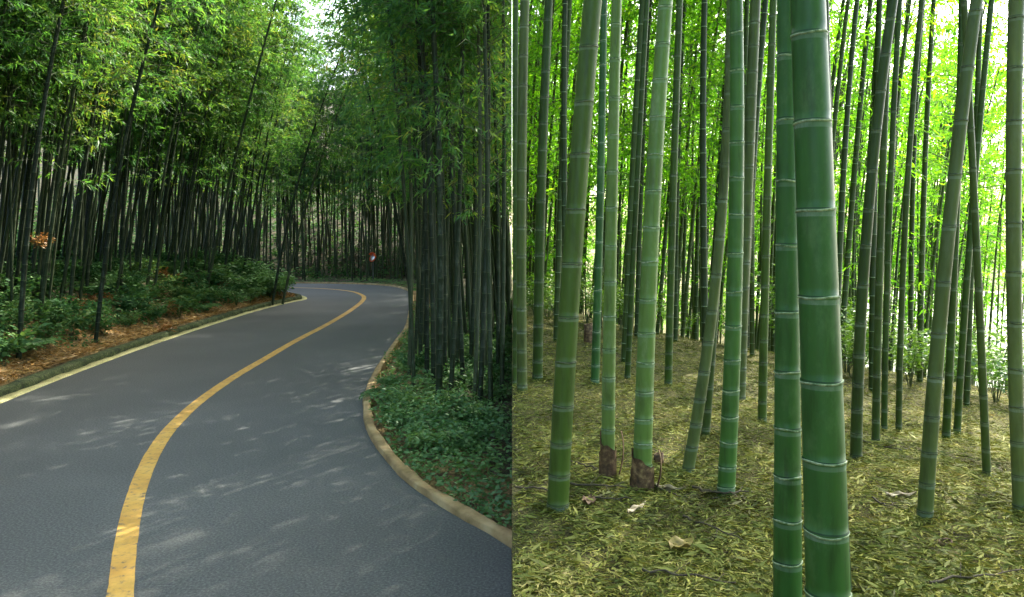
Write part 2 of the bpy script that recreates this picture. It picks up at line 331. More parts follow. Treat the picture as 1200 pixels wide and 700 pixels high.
def ribbon(A, B, za, zb, mats, name, extra=None):
    n = len(A); V = np.vstack([np.c_[A, np.full(n, za)], np.c_[B, np.full(n, zb)]]); i = np.arange(n - 1)
    return mesh_np(name, V, np.stack([i, i + 1, n + i + 1, n + i], -1), mats)
def resample(L, n):
    d = np.r_[0, np.cumsum(np.hypot(*np.diff(L, axis=0).T))]; t = np.linspace(0, d[-1], n)
    return np.c_[np.interp(t, d, L[:, 0]), np.interp(t, d, L[:, 1])]
def normals2(L):
    T = nrm(np.gradient(L, axis=0)); return np.c_[-T[:, 1], T[:, 0]]       # to the left of travel
# asphalt as a filled polygon cut into strips between the edges (each row of equal parameter)
RL = resample(EDGE_L, 260); RR = resample(EDGE_R, 260)
cols = 9; V = np.concatenate([np.c_[RL * (1 - t) + RR * t, np.zeros(260)] for t in np.linspace(0, 1, cols)])
Q = np.concatenate([np.stack([np.arange(259) + c * 260, np.arange(259) + (c + 1) * 260, np.arange(259) + (c + 1) * 260 + 1, np.arange(259) + c * 260 + 1], -1) for c in range(cols - 1)])
road = tag(obj('road', mesh_np('road', V, Q, [M['asphalt']])), 'dark grey asphalt road curving through the bamboo forest', None, None, 'structure')
CENTRE = resample(CENTRE, 900); nc = normals2(CENTRE); jl = .085 + rng.normal(0, .0014, 900)[:, None]; jr = .085 + rng.normal(0, .0014, 900)[:, None]
obj('centre_line', ribbon(CENTRE + nc * jl, CENTRE - nc * jr, .004, .004, [M['yellow']], 'centre_line'), road)

def profile_strip(L, nl, prof, mats, name, smooth=False):
    """prof: list of (offset outwards, z); uneven along its length"""
    n = len(L); V = []
    s = np.arange(n)
    for k, (o, z) in enumerate(prof):
        jit = .012 * np.sin(s * .9 + k) + .008 * np.sin(s * 2.3 + 2 * k) if 0 < k < len(prof) - 1 else 0 * s
        V.append(np.c_[L + nl * (o + jit * .6)[:, None] if np.ndim(jit) else L + nl * o, z + jit * .5])
    V = np.concatenate(V); i = np.arange(n - 1)
    Q = np.concatenate([np.stack([i + k * n, i + k * n + 1, i + (k + 1) * n + 1, i + (k + 1) * n], -1) for k in range(len(prof) - 1)])
    return mesh_np(name, V, Q, mats, None, smooth)
KL = resample(EDGE_L, 420); KR = resample(KERB_R, 360)
tag(obj('edge_line', profile_strip(KL, normals2(KL), [(-.17, .002), (-.16, .012), (.02, .014), (.03, -.05)], [M['edge_paint']], 'edge_line')), 'pale cream painted edge strip along the left side of road', None, None, 'structure')
tag(obj('mossy_kerb', profile_strip(KL, normals2(KL), [(.022, -.05), (.03, .07), (.05, .11), (.16, .13), (.22, .12), (.34, -.15)], [M['moss_kerb']], 'mossy_kerb')), 'low dark mossy kerb below the left bank', None, None, 'structure')
tag(obj('kerb', profile_strip(KR, -normals2(KR), [(-.005, -.05), (0, .05), (.015, .065), (.095, .07), (.112, .055), (.118, -.2)], [M['kerb']], 'kerb')), 'tan concrete kerb curving along the right side of road', None, None, 'structure')

# ------------------------------------------------------------------ bamboo
def culm_path(H, bend, n, wig=0.0, r=None):
    z = np.linspace(0, H, n); t = z / H; x = bend * t ** 2.6
    y = np.zeros(n)
    if wig: x = x + wig * np.sin(t * 5 + r.uniform(0, 6)); y = y + wig * np.sin(t * 4 + r.uniform(0, 6)); x -= x[0]; y -= y[0]
    zz = z - .28 * abs(bend) * t ** 4
    return np.c_[x, y, zz]
def path_at(P, t):
    s = np.linspace(0, 1, len(P)); return np.stack([np.interp(t, s, P[:, k]) for k in range(3)], -1)

def culm_arrays(P, H, r0, r, k=7, gap=.26, detail=True):
    zs = []; z = .10
    while z < H * .97: zs.append(z); z += gap * (0.6 + .55 * min(1, z / 2.0)) * r.uniform(.92, 1.08)
    t = [0.0]; R = [1.06]; mat = [0]
    for z in zs:
        u = z / H
        if detail and z < H * .75:
            t += [u - .012 / H, u - .004 / H, u + .004 / H, u + .014 / H]; R += [1.0, 1.035, 1.05, .985]; mat += [0, 1, 1, 0]
        else:
            t += [u]; R += [1.0]; mat += [0]
    t += [1.0]; R += [1.0]; mat += [0]
    t = np.array(t); R = np.array(R) * r0 * (1 - .88 * t ** 1.5)
    V, Q = tube(path_at(P, t), R, k, flat=True)
    seg = np.repeat(np.array([1 if (mat[i] and mat[i + 1]) else 0 for i in range(len(mat) - 1)]), k)
    return V, Q, seg, zs

def crown_arrays(P, H, t0, r, nb=60, Lmax=1.5, per=46, ll=.13, lw=.022, low=.5):
    b = MB(); LP = []; LD = []
    ts = np.sort(t0 + (1 - t0) * r.random(nb) ** .85)
    for t in ts:
        p0 = path_at(P, np.array([t]))[0]; az = r.uniform(0, 2 * math.pi); u = (t - t0) / (1 - t0)
        L = Lmax * (low + (1 - low) * math.sin(min(1, u * 1.6) * math.pi / 2)) * (1 - .62 * u ** 2) * r.uniform(.65, 1.2)
        o = np.array([math.cos(az), math.sin(az), 0]); s = np.linspace(0, 1, 5); up = r.uniform(.35, .85)
        pts = p0 + o * (s * L * .92)[:, None] + np.c_[np.zeros(5), np.zeros(5), (up * s - (up * .55 + .28) * s ** 2) * L]
        V, Q = tube(pts, .008 * (1 - .8 * s) + .0012, 3); b.add(V, Q, 0)
        m = 7; q = r.uniform(.22, 1.0, m); tp = path_at(pts, q)
        td = nrm(o * .7 + r.normal(size=(m, 3)) * np.array([.7, .7, .22])); tl = L * .38 * (1.1 - .5 * q) * r.uniform(.7, 1.3, m)
        n = int(per * r.uniform(.7, 1.3)); w = r.integers(0, m, n); v = r.uniform(.15, 1, n)
        LP.append(tp[w] + td[w] * (tl[w] * v)[:, None] + np.c_[np.zeros(n), np.zeros(n), -.22 * tl[w] * v ** 2] + r.normal(size=(n, 3)) * .015)
        LD.append(td[w] * .8 + r.normal(size=(n, 3)) * .55 + np.array([0, 0, -.42]))
    n = 70; LP.append(path_at(P, r.uniform(.9, 1, n)) + r.normal(size=(n, 3)) * .12); LD.append(r.normal(size=(n, 3)) + np.array([.4, 0, -.5]))
    LP = np.concatenate(LP); LD = np.concatenate(LD); n = len(LP)
    sc = r.uniform(.6, 1.25, n); V, Q = leaves(LP, LD, ll * sc, lw * sc, r)
    b.add(V, Q, 1)
    return b.arrays()

class Kind:
    def __init__(s, H, bend, r0, t0, seed, culm, leaf, node, nb, Lmax, per, ll, lw, gap=.26, k=7, wig=.05, low=.5):
        r = np.random.default_rng(seed); s.H = H; s.P = culm_path(H, bend, 24, wig, r); s.r0 = r0
        s.cV, s.cQ, s.cM, _ = culm_arrays(s.P, H, r0, r, k, gap); s.fV, s.fQ, s.fM, _ = culm_arrays(s.P, H, r0, r, 5, .9, False)
        s.V, s.Q, s.M = crown_arrays(s.P, H, t0, r, nb, Lmax, per, ll, lw, low)
        s.cm = [M[culm], M[node]]; s.lm = [M['branch'], M[leaf]]
        s.culm = mesh_np('culm', s.cV, s.cQ, s.cm, s.cM, True); s.crown = mesh_np('crown', s.V, s.Q, s.lm, s.M)

def clip_side(V, Q, Mi, mat, side):
    """trim the leaves and twigs that would reach across the line where the two places meet"""
    A = np.array(mat.to_3x3()); t = np.array(mat.translation)
    W = V @ A.T + t
    bad = (W[:, 0] * side) < .003
    if not bad.any(): return None
    keep = ~bad[np.where(Q < 0, Q[:, :1], Q)].all(1)
    W[bad, 0] = side * .003; V = (W - t) @ np.linalg.inv(A).T
    Q2 = Q[keep]; used = np.unique(Q2[Q2 >= 0]); mp = np.full(len(V), -1); mp[used] = np.arange(len(used))
    return V[used], np.where(Q2 < 0, -1, mp[Q2]), Mi[keep]

def matrix(loc, rz=0.0, lean=(0, 0), s=1.0, sxy=None):
    """lean: metres sideways (x, y) for each metre of height"""
    T = Matrix.Translation(Vector(loc)); S = Matrix.Identity(4); sx = sxy or s
    S[0][0] = S[1][1] = sx; S[2][2] = s
    ax = Vector((-lean[1], lean[0], 0)); a = math.atan(ax.length)
    R = Matrix.Rotation(a, 4, ax.normalized()) if ax.length > 1e-6 else Matrix.Identity(4)
    return T @ R @ Matrix.Rotation(rz, 4, 'Z') @ S
COUNT = {'bamboo': 0}
def place(kind, loc, rz, lean, s, side, label, group, sxy=None):
    mat = matrix(loc, rz, lean, s, sxy)
    root = bpy.data.objects.new('bamboo', None); COL.objects.link(root); root.empty_display_size = .2
    root.matrix_world = mat
    cv = clip_side(kind.cV, kind.cQ, kind.cM, mat, side)
    obj('culm', kind.culm if cv is None else mesh_np('culm', cv[0], cv[1], kind.cm, cv[2], True), root)
    lv = clip_side(kind.V, kind.Q, kind.M, mat, side)
    obj('crown', kind.crown if lv is None else mesh_np('crown', lv[0], lv[1], kind.lm, lv[2]), root)
    tag(root, label, 'bamboo', group); COUNT['bamboo'] += 1
    return root
def thicket(name, label, items, side):
    cb = MB(); lb = MB(); cm = lm = None
    for kind, loc, rz, lean, s in items:
        mat = matrix(loc, rz, lean, s); R = np.array(mat.to_3x3()).T; t = np.array(mat.translation)
        for (V, Q, Mi, dst, off) in ((kind.fV, kind.fQ, kind.fM, cb, 0), (kind.V, kind.Q, kind.M, cb, 2)):
            c = clip_side(V, Q, Mi, mat, side)
            if c is not None: V, Q, Mi = c
            W = V @ R + t; Q = Q.copy(); Q[Q >= 0] += dst.n
            dst.V.append(W); dst.Q.append(Q); dst.M.append(Mi + off); dst.n += len(W)
        cm, lm = kind.cm, kind.lm
    o = obj(name, cb.mesh(name, cm + lm)); tag(o, label, None, None, 'stuff'); return o

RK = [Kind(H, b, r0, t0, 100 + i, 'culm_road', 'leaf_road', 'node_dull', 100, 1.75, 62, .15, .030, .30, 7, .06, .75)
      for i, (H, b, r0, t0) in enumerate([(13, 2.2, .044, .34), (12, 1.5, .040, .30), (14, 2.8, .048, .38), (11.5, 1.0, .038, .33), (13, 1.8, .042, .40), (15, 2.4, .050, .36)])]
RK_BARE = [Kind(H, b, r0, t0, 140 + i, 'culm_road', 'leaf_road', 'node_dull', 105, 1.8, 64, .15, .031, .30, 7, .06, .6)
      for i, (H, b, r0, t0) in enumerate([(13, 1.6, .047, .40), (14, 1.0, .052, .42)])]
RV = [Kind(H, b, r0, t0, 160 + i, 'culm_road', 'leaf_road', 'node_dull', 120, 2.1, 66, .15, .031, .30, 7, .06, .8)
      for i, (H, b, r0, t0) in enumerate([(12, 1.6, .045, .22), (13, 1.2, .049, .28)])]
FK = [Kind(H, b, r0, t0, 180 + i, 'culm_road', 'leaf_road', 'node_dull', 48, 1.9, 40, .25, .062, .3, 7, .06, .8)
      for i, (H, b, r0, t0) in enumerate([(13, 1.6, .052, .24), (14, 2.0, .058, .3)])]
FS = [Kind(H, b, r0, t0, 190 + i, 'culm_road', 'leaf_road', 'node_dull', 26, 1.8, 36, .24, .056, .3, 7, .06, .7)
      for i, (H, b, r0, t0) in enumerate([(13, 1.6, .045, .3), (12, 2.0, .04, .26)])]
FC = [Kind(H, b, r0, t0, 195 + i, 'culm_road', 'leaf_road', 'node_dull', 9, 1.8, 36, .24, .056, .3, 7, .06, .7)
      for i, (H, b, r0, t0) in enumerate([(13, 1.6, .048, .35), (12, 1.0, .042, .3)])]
GC = [Kind(H, b, r0, t0, 260 + i, 'culm_grove', 'leaf_grove', 'node_pale', 9, 1.8, 36, .24, .056, .3, 7, .06, .7)
      for i, (H, b, r0, t0) in enumerate([(13, 1.6, .042, .35), (12, 1.0, .036, .3)])]
GD = [Kind(H, b, r0, t0, 270 + i, 'culm_grove', 'leaf_grove', 'node_pale', 110, 1.9, 62, .16, .034, .27, 8, .05, .7)  # crowns above the view, made extra dense to shade the road
      for i, (H, b, r0, t0) in enumerate([(14, 1.2, .045, .46), (15, 1.0, .046, .44)])]
GL = [Kind(H, b, r0, t0, 280 + i, 'culm_grove', 'leaf_grove', 'node_pale', 110, 1.8, 50, .15, .031, .27, 8, .05, .75)  # low crowns made extra dense to keep sun off the road
      for i, (H, b, r0, t0) in enumerate([(13, 1.2, .042, .19), (14, 1.0, .044, .22)])]
GN = [Kind(H, b, r0, t0, 200 + i, 'culm_grove', 'leaf_grove', 'node_pale', 40, 1.5, 28, .15, .028, .27, 8, .05, .7)
      for i, (H, b, r0, t0) in enumerate([(14, 1.4, .045, .46), (13, 1.0, .040, .44), (15, 1.8, .050, .5)])]
GK = [Kind(H, b, r0, t0, 220 + i, 'culm_grove', 'leaf_grove', 'node_pale', 62, 1.6, 30, .15, .028, .27, 8, .05, .75)
      for i, (H, b, r0, t0) in enumerate([(13, 1.4, .043, .22), (12, 1.0, .038, .18), (11, 1.2, .036, .14)])]
GF = [Kind(H, b, r0, t0, 240 + i, 'culm_grove', 'leaf_grove', 'node_pale', 46, 1.9, 40, .20, .044, .3, 8, .05, .8)
      for i, (H, b, r0, t0) in enumerate([(13, 1.2, .04, .08), (12, 1.4, .038, .06)])]
print('kinds built', sum(len(k.Q) for k in RK + RK_BARE + FK + GK + GF + GN))

def poisson(n, sample, dmin, ok=lambda x, y: True, tries=60):
    pts = []
    for _ in range(n * tries):
        if len(pts) >= n: break
        x, y = sample()
        if ok(x, y) and all((x - a) ** 2 + (y - b) ** 2 > dmin ** 2 for a, b in pts): pts.append((x, y))
    return pts
def lz(x, y): return float(left_z(np.array([x]), np.array([y]))[0])
def gz(x, y): return float(right_z(np.array([x]), np.array([y]))[0])

# ---- left bank
R_ = random.Random(3)
def bank_x(y): return float(np.interp(y, EDGE_L[:, 1][:90], EDGE_L[:, 0][:90]))
def bank_ok(lo, hi):
    def f(x, y):
        d = dist_line(np.array([x]), np.array([y]), EDGE_L)[0]
        return (not in_poly(np.array([x]), np.array([y]))[0]) and lo < d < hi and x < bank_x(min(y, 29.0)) and y < 32.5 and dist_line(np.array([x]), np.array([y]), EDGE_R)[0] > 4
    return f
pts = poisson(104, lambda: (R_.uniform(-15.5, -8), 9 + 22.5 * R_.random()), .42, bank_ok(1.7, 7.0))
pts.sort(key=lambda p: p[1])
for i, (x, y) in enumerate(pts):
    near = 'near' if y < 16 else ('middle' if y < 23 else 'far')
    lab = {'near': 'slender dark bamboo in the crowded stand above the near left road bank',
           'middle': 'slender dark bamboo halfway along the left road bank, leaning towards the road',
           'far': 'slender bamboo crowded near the end of left bank where the road bends'}[near]
    row = 'front row' if dist_line(np.array([x]), np.array([y]), EDGE_L)[0] < 3.3 else 'ranks behind the front row'
    lab = {'near': 'slender dark bamboo in the %s on the near left bank', 'middle': 'slender dark leaning bamboo in the %s halfway along the left bank', 'far': 'slender bamboo in the %s at the bend end of left bank'}[near] % row
    lean = (R_.uniform(.05, .16) + (.04 if y > 24 else 0), R_.uniform(-.05, .04))
    k = R_.choice(RK if R_.random() < .75 else RK_BARE)
    place(k, (x, y, lz(x, y) - .05), R_.gauss(0, .9), lean, R_.uniform(.8, 1.08), -1, lab, 'bamboos of the %s on the %s part of the left bank' % (row, near))
for (px, d, ptx, pty, lab) in [(22, 14.0, 48, 60, 'pale straight bamboo standing in front of the dark stand, far left'),
                               (330, 27.5, 388, 100, 'bamboo at the tip of the left bank bowing out over the road'),
                               (318, 27.0, 362, 120, 'thin leaning bamboo just behind the bowing one at bank tip'),
                               (112, 16.5, 150, 90, 'grey green bamboo rising from the leafy shrubs on left bank')]:
    x = (px - 600) * d / FPX; z = lz(x, d); top = (275 - pty) * d / FPX + 2.5
    place(RK_BARE[0], (x, d, z - .05), 0, (((ptx - px) * d / FPX) / (top - z), 0), 1.0, -1, lab, None)

# ---- far forest behind the bend
pts = poisson(46, lambda: (R_.uniform(-19, -.6), R_.uniform(39.8, 45)), .4, lambda x, y: y > 40.2 + .6 * math.sin(x) - .25 * max(0, x + 6) and not in_poly(np.array([x]), np.array([y]))[0])
pts += poisson(10, lambda: (R_.uniform(-4.6, -.5), R_.uniform(33, 40)), .5, lambda x, y: dist_line(np.array([x]), np.array([y]), EDGE_R)[0] > .5 and not in_poly(np.array([x]), np.array([y]))[0])
for x, y in pts:
    place(R_.choice(RK + RK_BARE), (x, y, lz(x, y) - .05), R_.uniform(0, 6.28), (R_.uniform(-.05, .05), R_.uniform(-.06, .02)), R_.uniform(.95, 1.25) * (.84 if -.33 < x / y < -.2 else 1), -1,
          *(('tall dark bamboo behind the bend, left of the orange traffic mirror', 'bamboos behind the bend left of the mirror') if x / y < -.181 else ('tall dark bamboo behind the bend, right of the orange traffic mirror', 'bamboos behind the bend right of the mirror')))
# ---- stand on the right-hand verge of the road
ORD = ['first', 'second', 'third', 'fourth', 'fifth', 'sixth', 'seventh', 'eighth', 'ninth', 'tenth', 'eleventh', 'twelfth', 'thirteenth', 'fourteenth', 'fifteenth', 'sixteenth', 'seventeenth', 'eighteenth', 'nineteenth', 'twentieth']
R_ = random.Random(8)
spec = [(479, 13.6, 483), (486, 15.2, 497), (500, 13.0, 498), (508, 12.0, 512), (514, 11.4, 522), (521, 12.6, 519), (528, 11.6, 540), (536, 13.5, 532), (543, 12.2, 546), (551, 14.0, 556), (556, 11.2, 553),
        (562, 11.0, 566), (569, 12.6, 574), (575, 10.8, 572), (583, 12.9, 580), (588, 11.3, 594)]
for px, d, pt in spec:
    x = (px - 600) * d / FPX; hgt = 275 * d / FPX + 2.5
    place(R_.choice(RV if spec.index((px, d, pt)) % 2 else RK_BARE), (x, d, lz(x, d) - .05), math.pi + R_.gauss(0, .8), ((pt - px + R_.gauss(0, 9)) * d / FPX / hgt, R_.uniform(-.05, .05)), R_.uniform(.9, 1.05), -1,
          ORD[spec.index((px, d, pt))] + ' bamboo from the road in the tight dark clump on the right verge', 'bamboos clumped on the right verge', sxy=R_.uniform(.72, 1.02))
pts = poisson(24, lambda: (R_.uniform(-3.0, -.35), R_.uniform(14, 33)), .35, lambda x, y: dist_line(np.array([x]), np.array([y]), EDGE_R)[0] > .45 and not in_poly(np.array([x]), np.array([y]))[0] and x > -2.3 - .03 * y)
for x, y in pts:
    place(R_.choice(RK), (x, y, lz(x, y) - .05), math.pi + R_.gauss(0, 1.0), (R_.uniform(-.04, .03), R_.uniform(-.03, .03)), R_.uniform(.85, 1.1), -1,
          'bamboo in the dim stand behind the right verge clump', 'bamboos behind the right verge clump')
x = (483 - 600) * 27 / FPX
place(RK_BARE[1], (x, 27.0, 0), math.pi, ((425 - 483) * 27 / FPX / 11.2, 0), 1.0, -1, 'pale grey bamboo leaning left over the road from the right verge', None, sxy=1.15)

# ---- forest too deep to count, and unseen stands round the viewpoint added to block the sky
items = []
R_ = random.Random(21)
for x, y in poisson(150, lambda: (R_.uniform(-26, -10.5), R_.uniform(6, 33)), .5, bank_ok(3.0, 15)): items.append((R_.choice(FS), (x, y, lz(x, y)), R_.uniform(0, 6.3), (R_.uniform(0, .08), 0), R_.uniform(.9, 1.15)))
for x, y in poisson(150, lambda: (R_.uniform(-14, -9), R_.uniform(8, 31)), .25, bank_ok(2.0, 5.2)): items.append((R_.choice(FC), (x, y, lz(x, y)), R_.gauss(0, .7), (R_.uniform(.03, .15), R_.uniform(-.04, .04)), R_.uniform(.7, .95)))
for x, y in poisson(40, lambda: (R_.uniform(-36, -1.0), R_.uniform(44, 58)), 1.2, lambda x, y: not -.32 < x / y < -.21): items.append((R_.choice(FK), (x, y, lz(x, y)), R_.uniform(0, 6.3), (R_.uniform(-.04, .04), -.02), R_.uniform(1.1, 1.4)))
for x, y in poisson(34, lambda: (R_.uniform(-13, -8), R_.uniform(-12, 8)), .9, bank_ok(1.0, 9)): items.append((R_.choice(FK), (x, y, lz(x, y)), R_.gauss(0, .5), (R_.uniform(0, .08), 0), R_.uniform(.9, 1.1)))  # unseen stand beside and behind the camera, added to hold back sky light
for x, y in poisson(230, lambda: (R_.uniform(-20, -.4), R_.uniform(40.6, 48)), .32, lambda x, y: not in_poly(np.array([x]), np.array([y]))[0]): items.append((R_.choice(FC), (x, y, lz(x, y)), R_.uniform(0, 6.3), (R_.uniform(-.04, .04), 0), R_.uniform(1.0, 1.3) * (.8 if -.33 < x / y < -.2 else 1)))
for x, y in poisson(34, lambda: (R_.uniform(-6, -.3), R_.uniform(34, 56)), .6, lambda x, y: dist_line(np.array([x]), np.array([y]), EDGE_R)[0] > .8 and not in_poly(np.array([x]), np.array([y]))[0]): items.append((R_.choice(FK), (x, y, lz(x, y)), R_.uniform(0, 6.3), (R_.uniform(-.04, .04), 0), R_.uniform(.9, 1.2)))
for x, y in poisson(60, lambda: (R_.uniform(-2.6, -.25), R_.uniform(12, 30)), .25, lambda x, y: dist_line(np.array([x]), np.array([y]), EDGE_R)[0] > .5 and not in_poly(np.array([x]), np.array([y]))[0]): items.append((R_.choice(FC), (x, y, lz(x, y)), 3.1 + R_.gauss(0, 1), (R_.uniform(-.08, .04), R_.uniform(-.05, .05)), R_.uniform(.8, 1.0)))
for x, y in poisson(30, lambda: (R_.uniform(-.45, -.07), R_.uniform(17, 52)), .5): items.append((R_.choice(FK), (x, y, lz(x, y)), R_.uniform(2.4, 3.9), (R_.uniform(-.03, -.005), 0), R_.uniform(.7, 1.0)))
thicket('forest_depth', 'dim mass of bamboo filling the forest beyond the road, plus unseen added shading stand', items, -1)
print('left done', COUNT)

# ------------------------------------------------------------------ right: the sunlit grove
def hit(px, py, z0=1.0):
    z = z0
    for _ in range(40):
        d = (CAM_H - z) * FPX / (py - HOR); z = .5 * z + .5 * gz((px - 600) * d / FPX, d)
    return (px - 600) * d / FPX, d, z
BASES = []
def near_culm(pts, w0, w1, label, mat, node, gap, sheath=0.0, ground=None, H=12.0, group=None, ringw=.0055, k=20, prm=None):
    """pts: rows of the photograph the culm passes, base first; w0/w1: width there at base and at the top of the picture"""
    r = np.random.default_rng(int(pts[0][0] * 7 + 3))
    (bx, by) = pts[0]
    if ground is None: x0, d, z0 = hit(bx, by)
    else:
        d = ground; x0 = (bx - 600) * d / FPX; z0 = gz(x0, d)
    zz = np.array([z0 if (i == 0) else CAM_H - (p[1] - HOR) * d / FPX for i, p in enumerate(pts)]); xx = np.array([(p[0] - 600) * d / FPX for p in pts])
    c = np.polyfit(zz - z0, xx - x0, 2 if len(pts) > 2 else 1, w=np.r_[20, np.ones(len(pts) - 1)])
    h = np.linspace(0, H, 40); top = zz[-1] - z0
    lat = np.where(h < top * 1.15, np.polyval(c, h), np.polyval(c, top * 1.15) + (h - top * 1.15) * np.polyval(np.polyder(c), top * 1.15)) - np.polyval(c, 0)
    yb = r.uniform(-.012, .012) * h
    P = np.c_[lat, yb, h]
    BASES.append((x0, d))
    r0 = w0 * d / FPX / 2; r1 = w1 * d / FPX / 2
    root = bpy.data.objects.new('bamboo', None); COL.objects.link(root); root.location = (x0, d, z0 - .04); root.empty_display_size = .2
    # culm: rings at every node
    zs = []; z = .07 + r.uniform(0, .04)
    while z < H * .9: zs.append(z); z += gap * (.5 + .5 * min(1, (z + .05) / 1.1)) * r.uniform(.94, 1.06)
    hs = [0.]; f = [1.08]
    for z in zs: hs += [z - .022, z - .006, z - .002, z + .003, z + .0075, z + .035]; f += [1.0, 1.012, 1.03, 1.045, .985, .995]
    hs += [H]; f += [1.0]; hs = np.array(hs)
    rad = np.interp(hs, [0, .25, top, H], [r0 * 1.04, r0, r1, r1 * .25]) * np.array(f)
    pp = np.stack([np.interp(hs, h, P[:, q]) for q in range(3)], -1)
    V, Q = tube(pp, rad, k, flat=True)
    mi = np.zeros(len(hs) - 1, int); mi[1::6] = 1; mi[4::6] = 2; mi[-1] = 0
    culm = obj('culm', mesh_np('culm', V, Q, [M[mat], M[mat + '_powder'], M[mat + '_scar']], np.repeat(mi, k), True), root)
    for z in zs:
        if z > top + .6: break
        p = np.array([np.interp(z, h, P[:, q]) for q in range(3)]); rr = float(np.interp(z, [0, .25, top, H], [r0 * 1.04, r0, r1, r1 * .25]))
        w = ringw; pr = np.array([[0, 0, -w * 1.0], [0, 0, -w * .9], [0, 0, -w * .1], [0, 0, w * .35], [0, 0, w * .45]]) + p
        pr[:, 2] += 0.0
        V, Q = tube(pr, np.array([1.0, 1.035, 1.058, 1.055, .98]) * rr, k, flat=True)
        ang = np.arctan2(V[:, 1] - p[1], V[:, 0] - p[0]); V[:, 2] += .0035 * np.sin(ang + r.uniform(0, 6)) + .0018 * np.sin(3 * ang + r.uniform(0, 6))
        obj('node_ring', mesh_np('node_ring', V, Q, [M[node]], None, True), culm)
    if sheath:
        ks = 22; hh = np.linspace(-.02, sheath, 9); b = MB()
        for lay in range(3):
            off = 1.10 + .08 * lay; a0 = lay * 2.1 + r.uniform(0, 1); VV = []
            for hz in hh * (1 - .22 * lay):
                a = a0 + np.linspace(0, 4.6, ks)
                edge = 1 - .45 * np.abs(np.linspace(-1, 1, ks)) ** 3
                zz_ = hz * edge * (1 + .06 * np.sin(a * 3 + lay)); flare = .10 * (hz / sheath) ** 3 * (1 + np.sin(a * 2 + lay)) + .35 * np.exp(-(hz + .02) * 30)
                rr = r0 * (off + flare + .03 * np.sin(a * 5)); px_ = np.interp(zz_, h, P[:, 0])
                VV.append(np.c_[px_ + rr * np.cos(a), rr * np.sin(a), zz_])
            VV = np.concatenate(VV); i = np.arange(8)[:, None] * ks; j = np.arange(ks - 1)[None]
            b.add(VV, np.stack([i + j, i + j + 1, i + ks + j + 1, i + ks + j], -1).reshape(-1, 4))
        s_ = np.linspace(0, 1, 10); cx = r0 * 1.15 + .035 * np.sin(s_ * 2.6) + .012 * s_; cz = sheath * 1.12 * s_ - .05 * np.clip(s_ - .75, 0, 1)
        fl = np.stack([np.c_[cx, np.full(10, -.3 * r0 + q), cz] for q in (-.016, 0, .016)], 1); fl[:, 1, 0] += .006; fl[:, :, 1] *= (1 - .5 * s_[:, None] ** 3)
        i = np.arange(9)[:, None] * 3; j = np.arange(2)[None]; b.add(fl.reshape(-1, 3), np.stack([i + j, i + j + 1, i + 3 + j + 1, i + 3 + j], -1).reshape(-1, 4))
        sh = obj('sheath', b.mesh('sheath', [M['sheath']], True), root); sh['label'] = 'brown papery sheath wrapping the foot of the culm'
    V, Q, Mi = crown_arrays(P, H, .55, r, 36, 1.5, 28, .16, .030, .7)
    cl = clip_side(V, Q, Mi, Matrix.Translation(root.location), 1)
    if cl is not None: V, Q, Mi = cl
    obj('crown', mesh_np('crown', V, Q, [M['branch'], M['leaf_grove']], Mi), root)
    tag(root, label, 'bamboo', group); COUNT['bamboo'] += 1
    return root

near_culm([(973, 720), (966, 500), (960, 300), (950, 0)], 50, 40, 'thickest deep green bamboo in the grove foreground', 'culm_near', 'node_pale', .30, ground=2.5, k=28)
near_culm([(923, 705), (923, 500), (925, 300), (925, 0)], 32, 22, 'deep green bamboo pressed against the left of the thickest one', 'culm_near', 'node_pale', .235, ground=2.85, k=24)
near_culm([(994, 705), (988, 560), (978, 380), (966, 0)], 10, 8, 'thin bamboo half hidden behind the right of the thickest one', 'culm_grove', 'node_dull', .24, ground=2.95)
near_culm([(653, 598), (664, 400), (676, 220), (694, 0)], 25, 22, 'stout olive green bamboo with faint rings at the left of the grove', 'culm_olive', 'node_dull', .27, ringw=.005)
near_culm([(712, 560), (714, 400), (717, 200), (722, 0)], 16, 12, 'pale green bamboo with white rings and tall brown sheathed foot', 'culm_pale', 'node_pale', .21, sheath=.29)
near_culm([(752, 575), (757, 400), (767, 200), (780, 0)], 22, 17, 'pale green bamboo with white rings and torn dark sheath at its foot', 'culm_pale', 'node_pale', .20, sheath=.25)
near_culm([(804, 555), (826, 430), (840, 300), (852, 150)], 14, 10, 'greyish bamboo leaning right, touching the ringed green one', 'culm_greyish', 'node_dull', .22)
near_culm([(850, 582), (858, 400), (862, 200), (861, 0)], 20, 15, 'mid green bamboo with white rings left of the deep green pair', 'culm_near', 'node_pale', .20)
near_culm([(1083, 608), (1096, 400), (1118, 200), (1140, 0)], 17, 13, 'smooth grey green bamboo leaning right in the right foreground', 'culm_greyish', 'node_dull', .26)
near_culm([(1157, 560), (1152, 420), (1147, 300), (1137, 60)], 9, 7, 'thin bamboo leaning left between two thicker ones on the right', 'culm_grove', 'node_dull', .25)
near_culm([(1196, 600), (1190, 400), (1188, 250), (1192, 0)], 15, 17, 'grey green bamboo at the right edge of the photograph', 'culm_greyish', 'node_dull', .26)
near_culm([(1003, 540), (1008, 380), (1022, 200), (1046, 0)], 13, 11, 'bamboo with bright lit edge curving right beside the thickest one', 'culm_grove', 'node_dull', .25)
near_culm([(612, 460), (611, 300), (612, 150), (615, 0)], 12, 11, 'straight green bamboo second from the left edge of the grove', 'culm_grove', 'node_dull', .26)
near_culm([(603.5, 452), (604, 300), (604.5, 0)], 6, 6, 'narrow dark bamboo at the very left edge of the grove', 'culm_olive', 'node_dull', .26)
near_culm([(630, 446), (632, 300), (637, 150), (643, 0)], 12, 10, 'straight green bamboo third from the left edge of the grove', 'culm_olive', 'node_dull', .26)
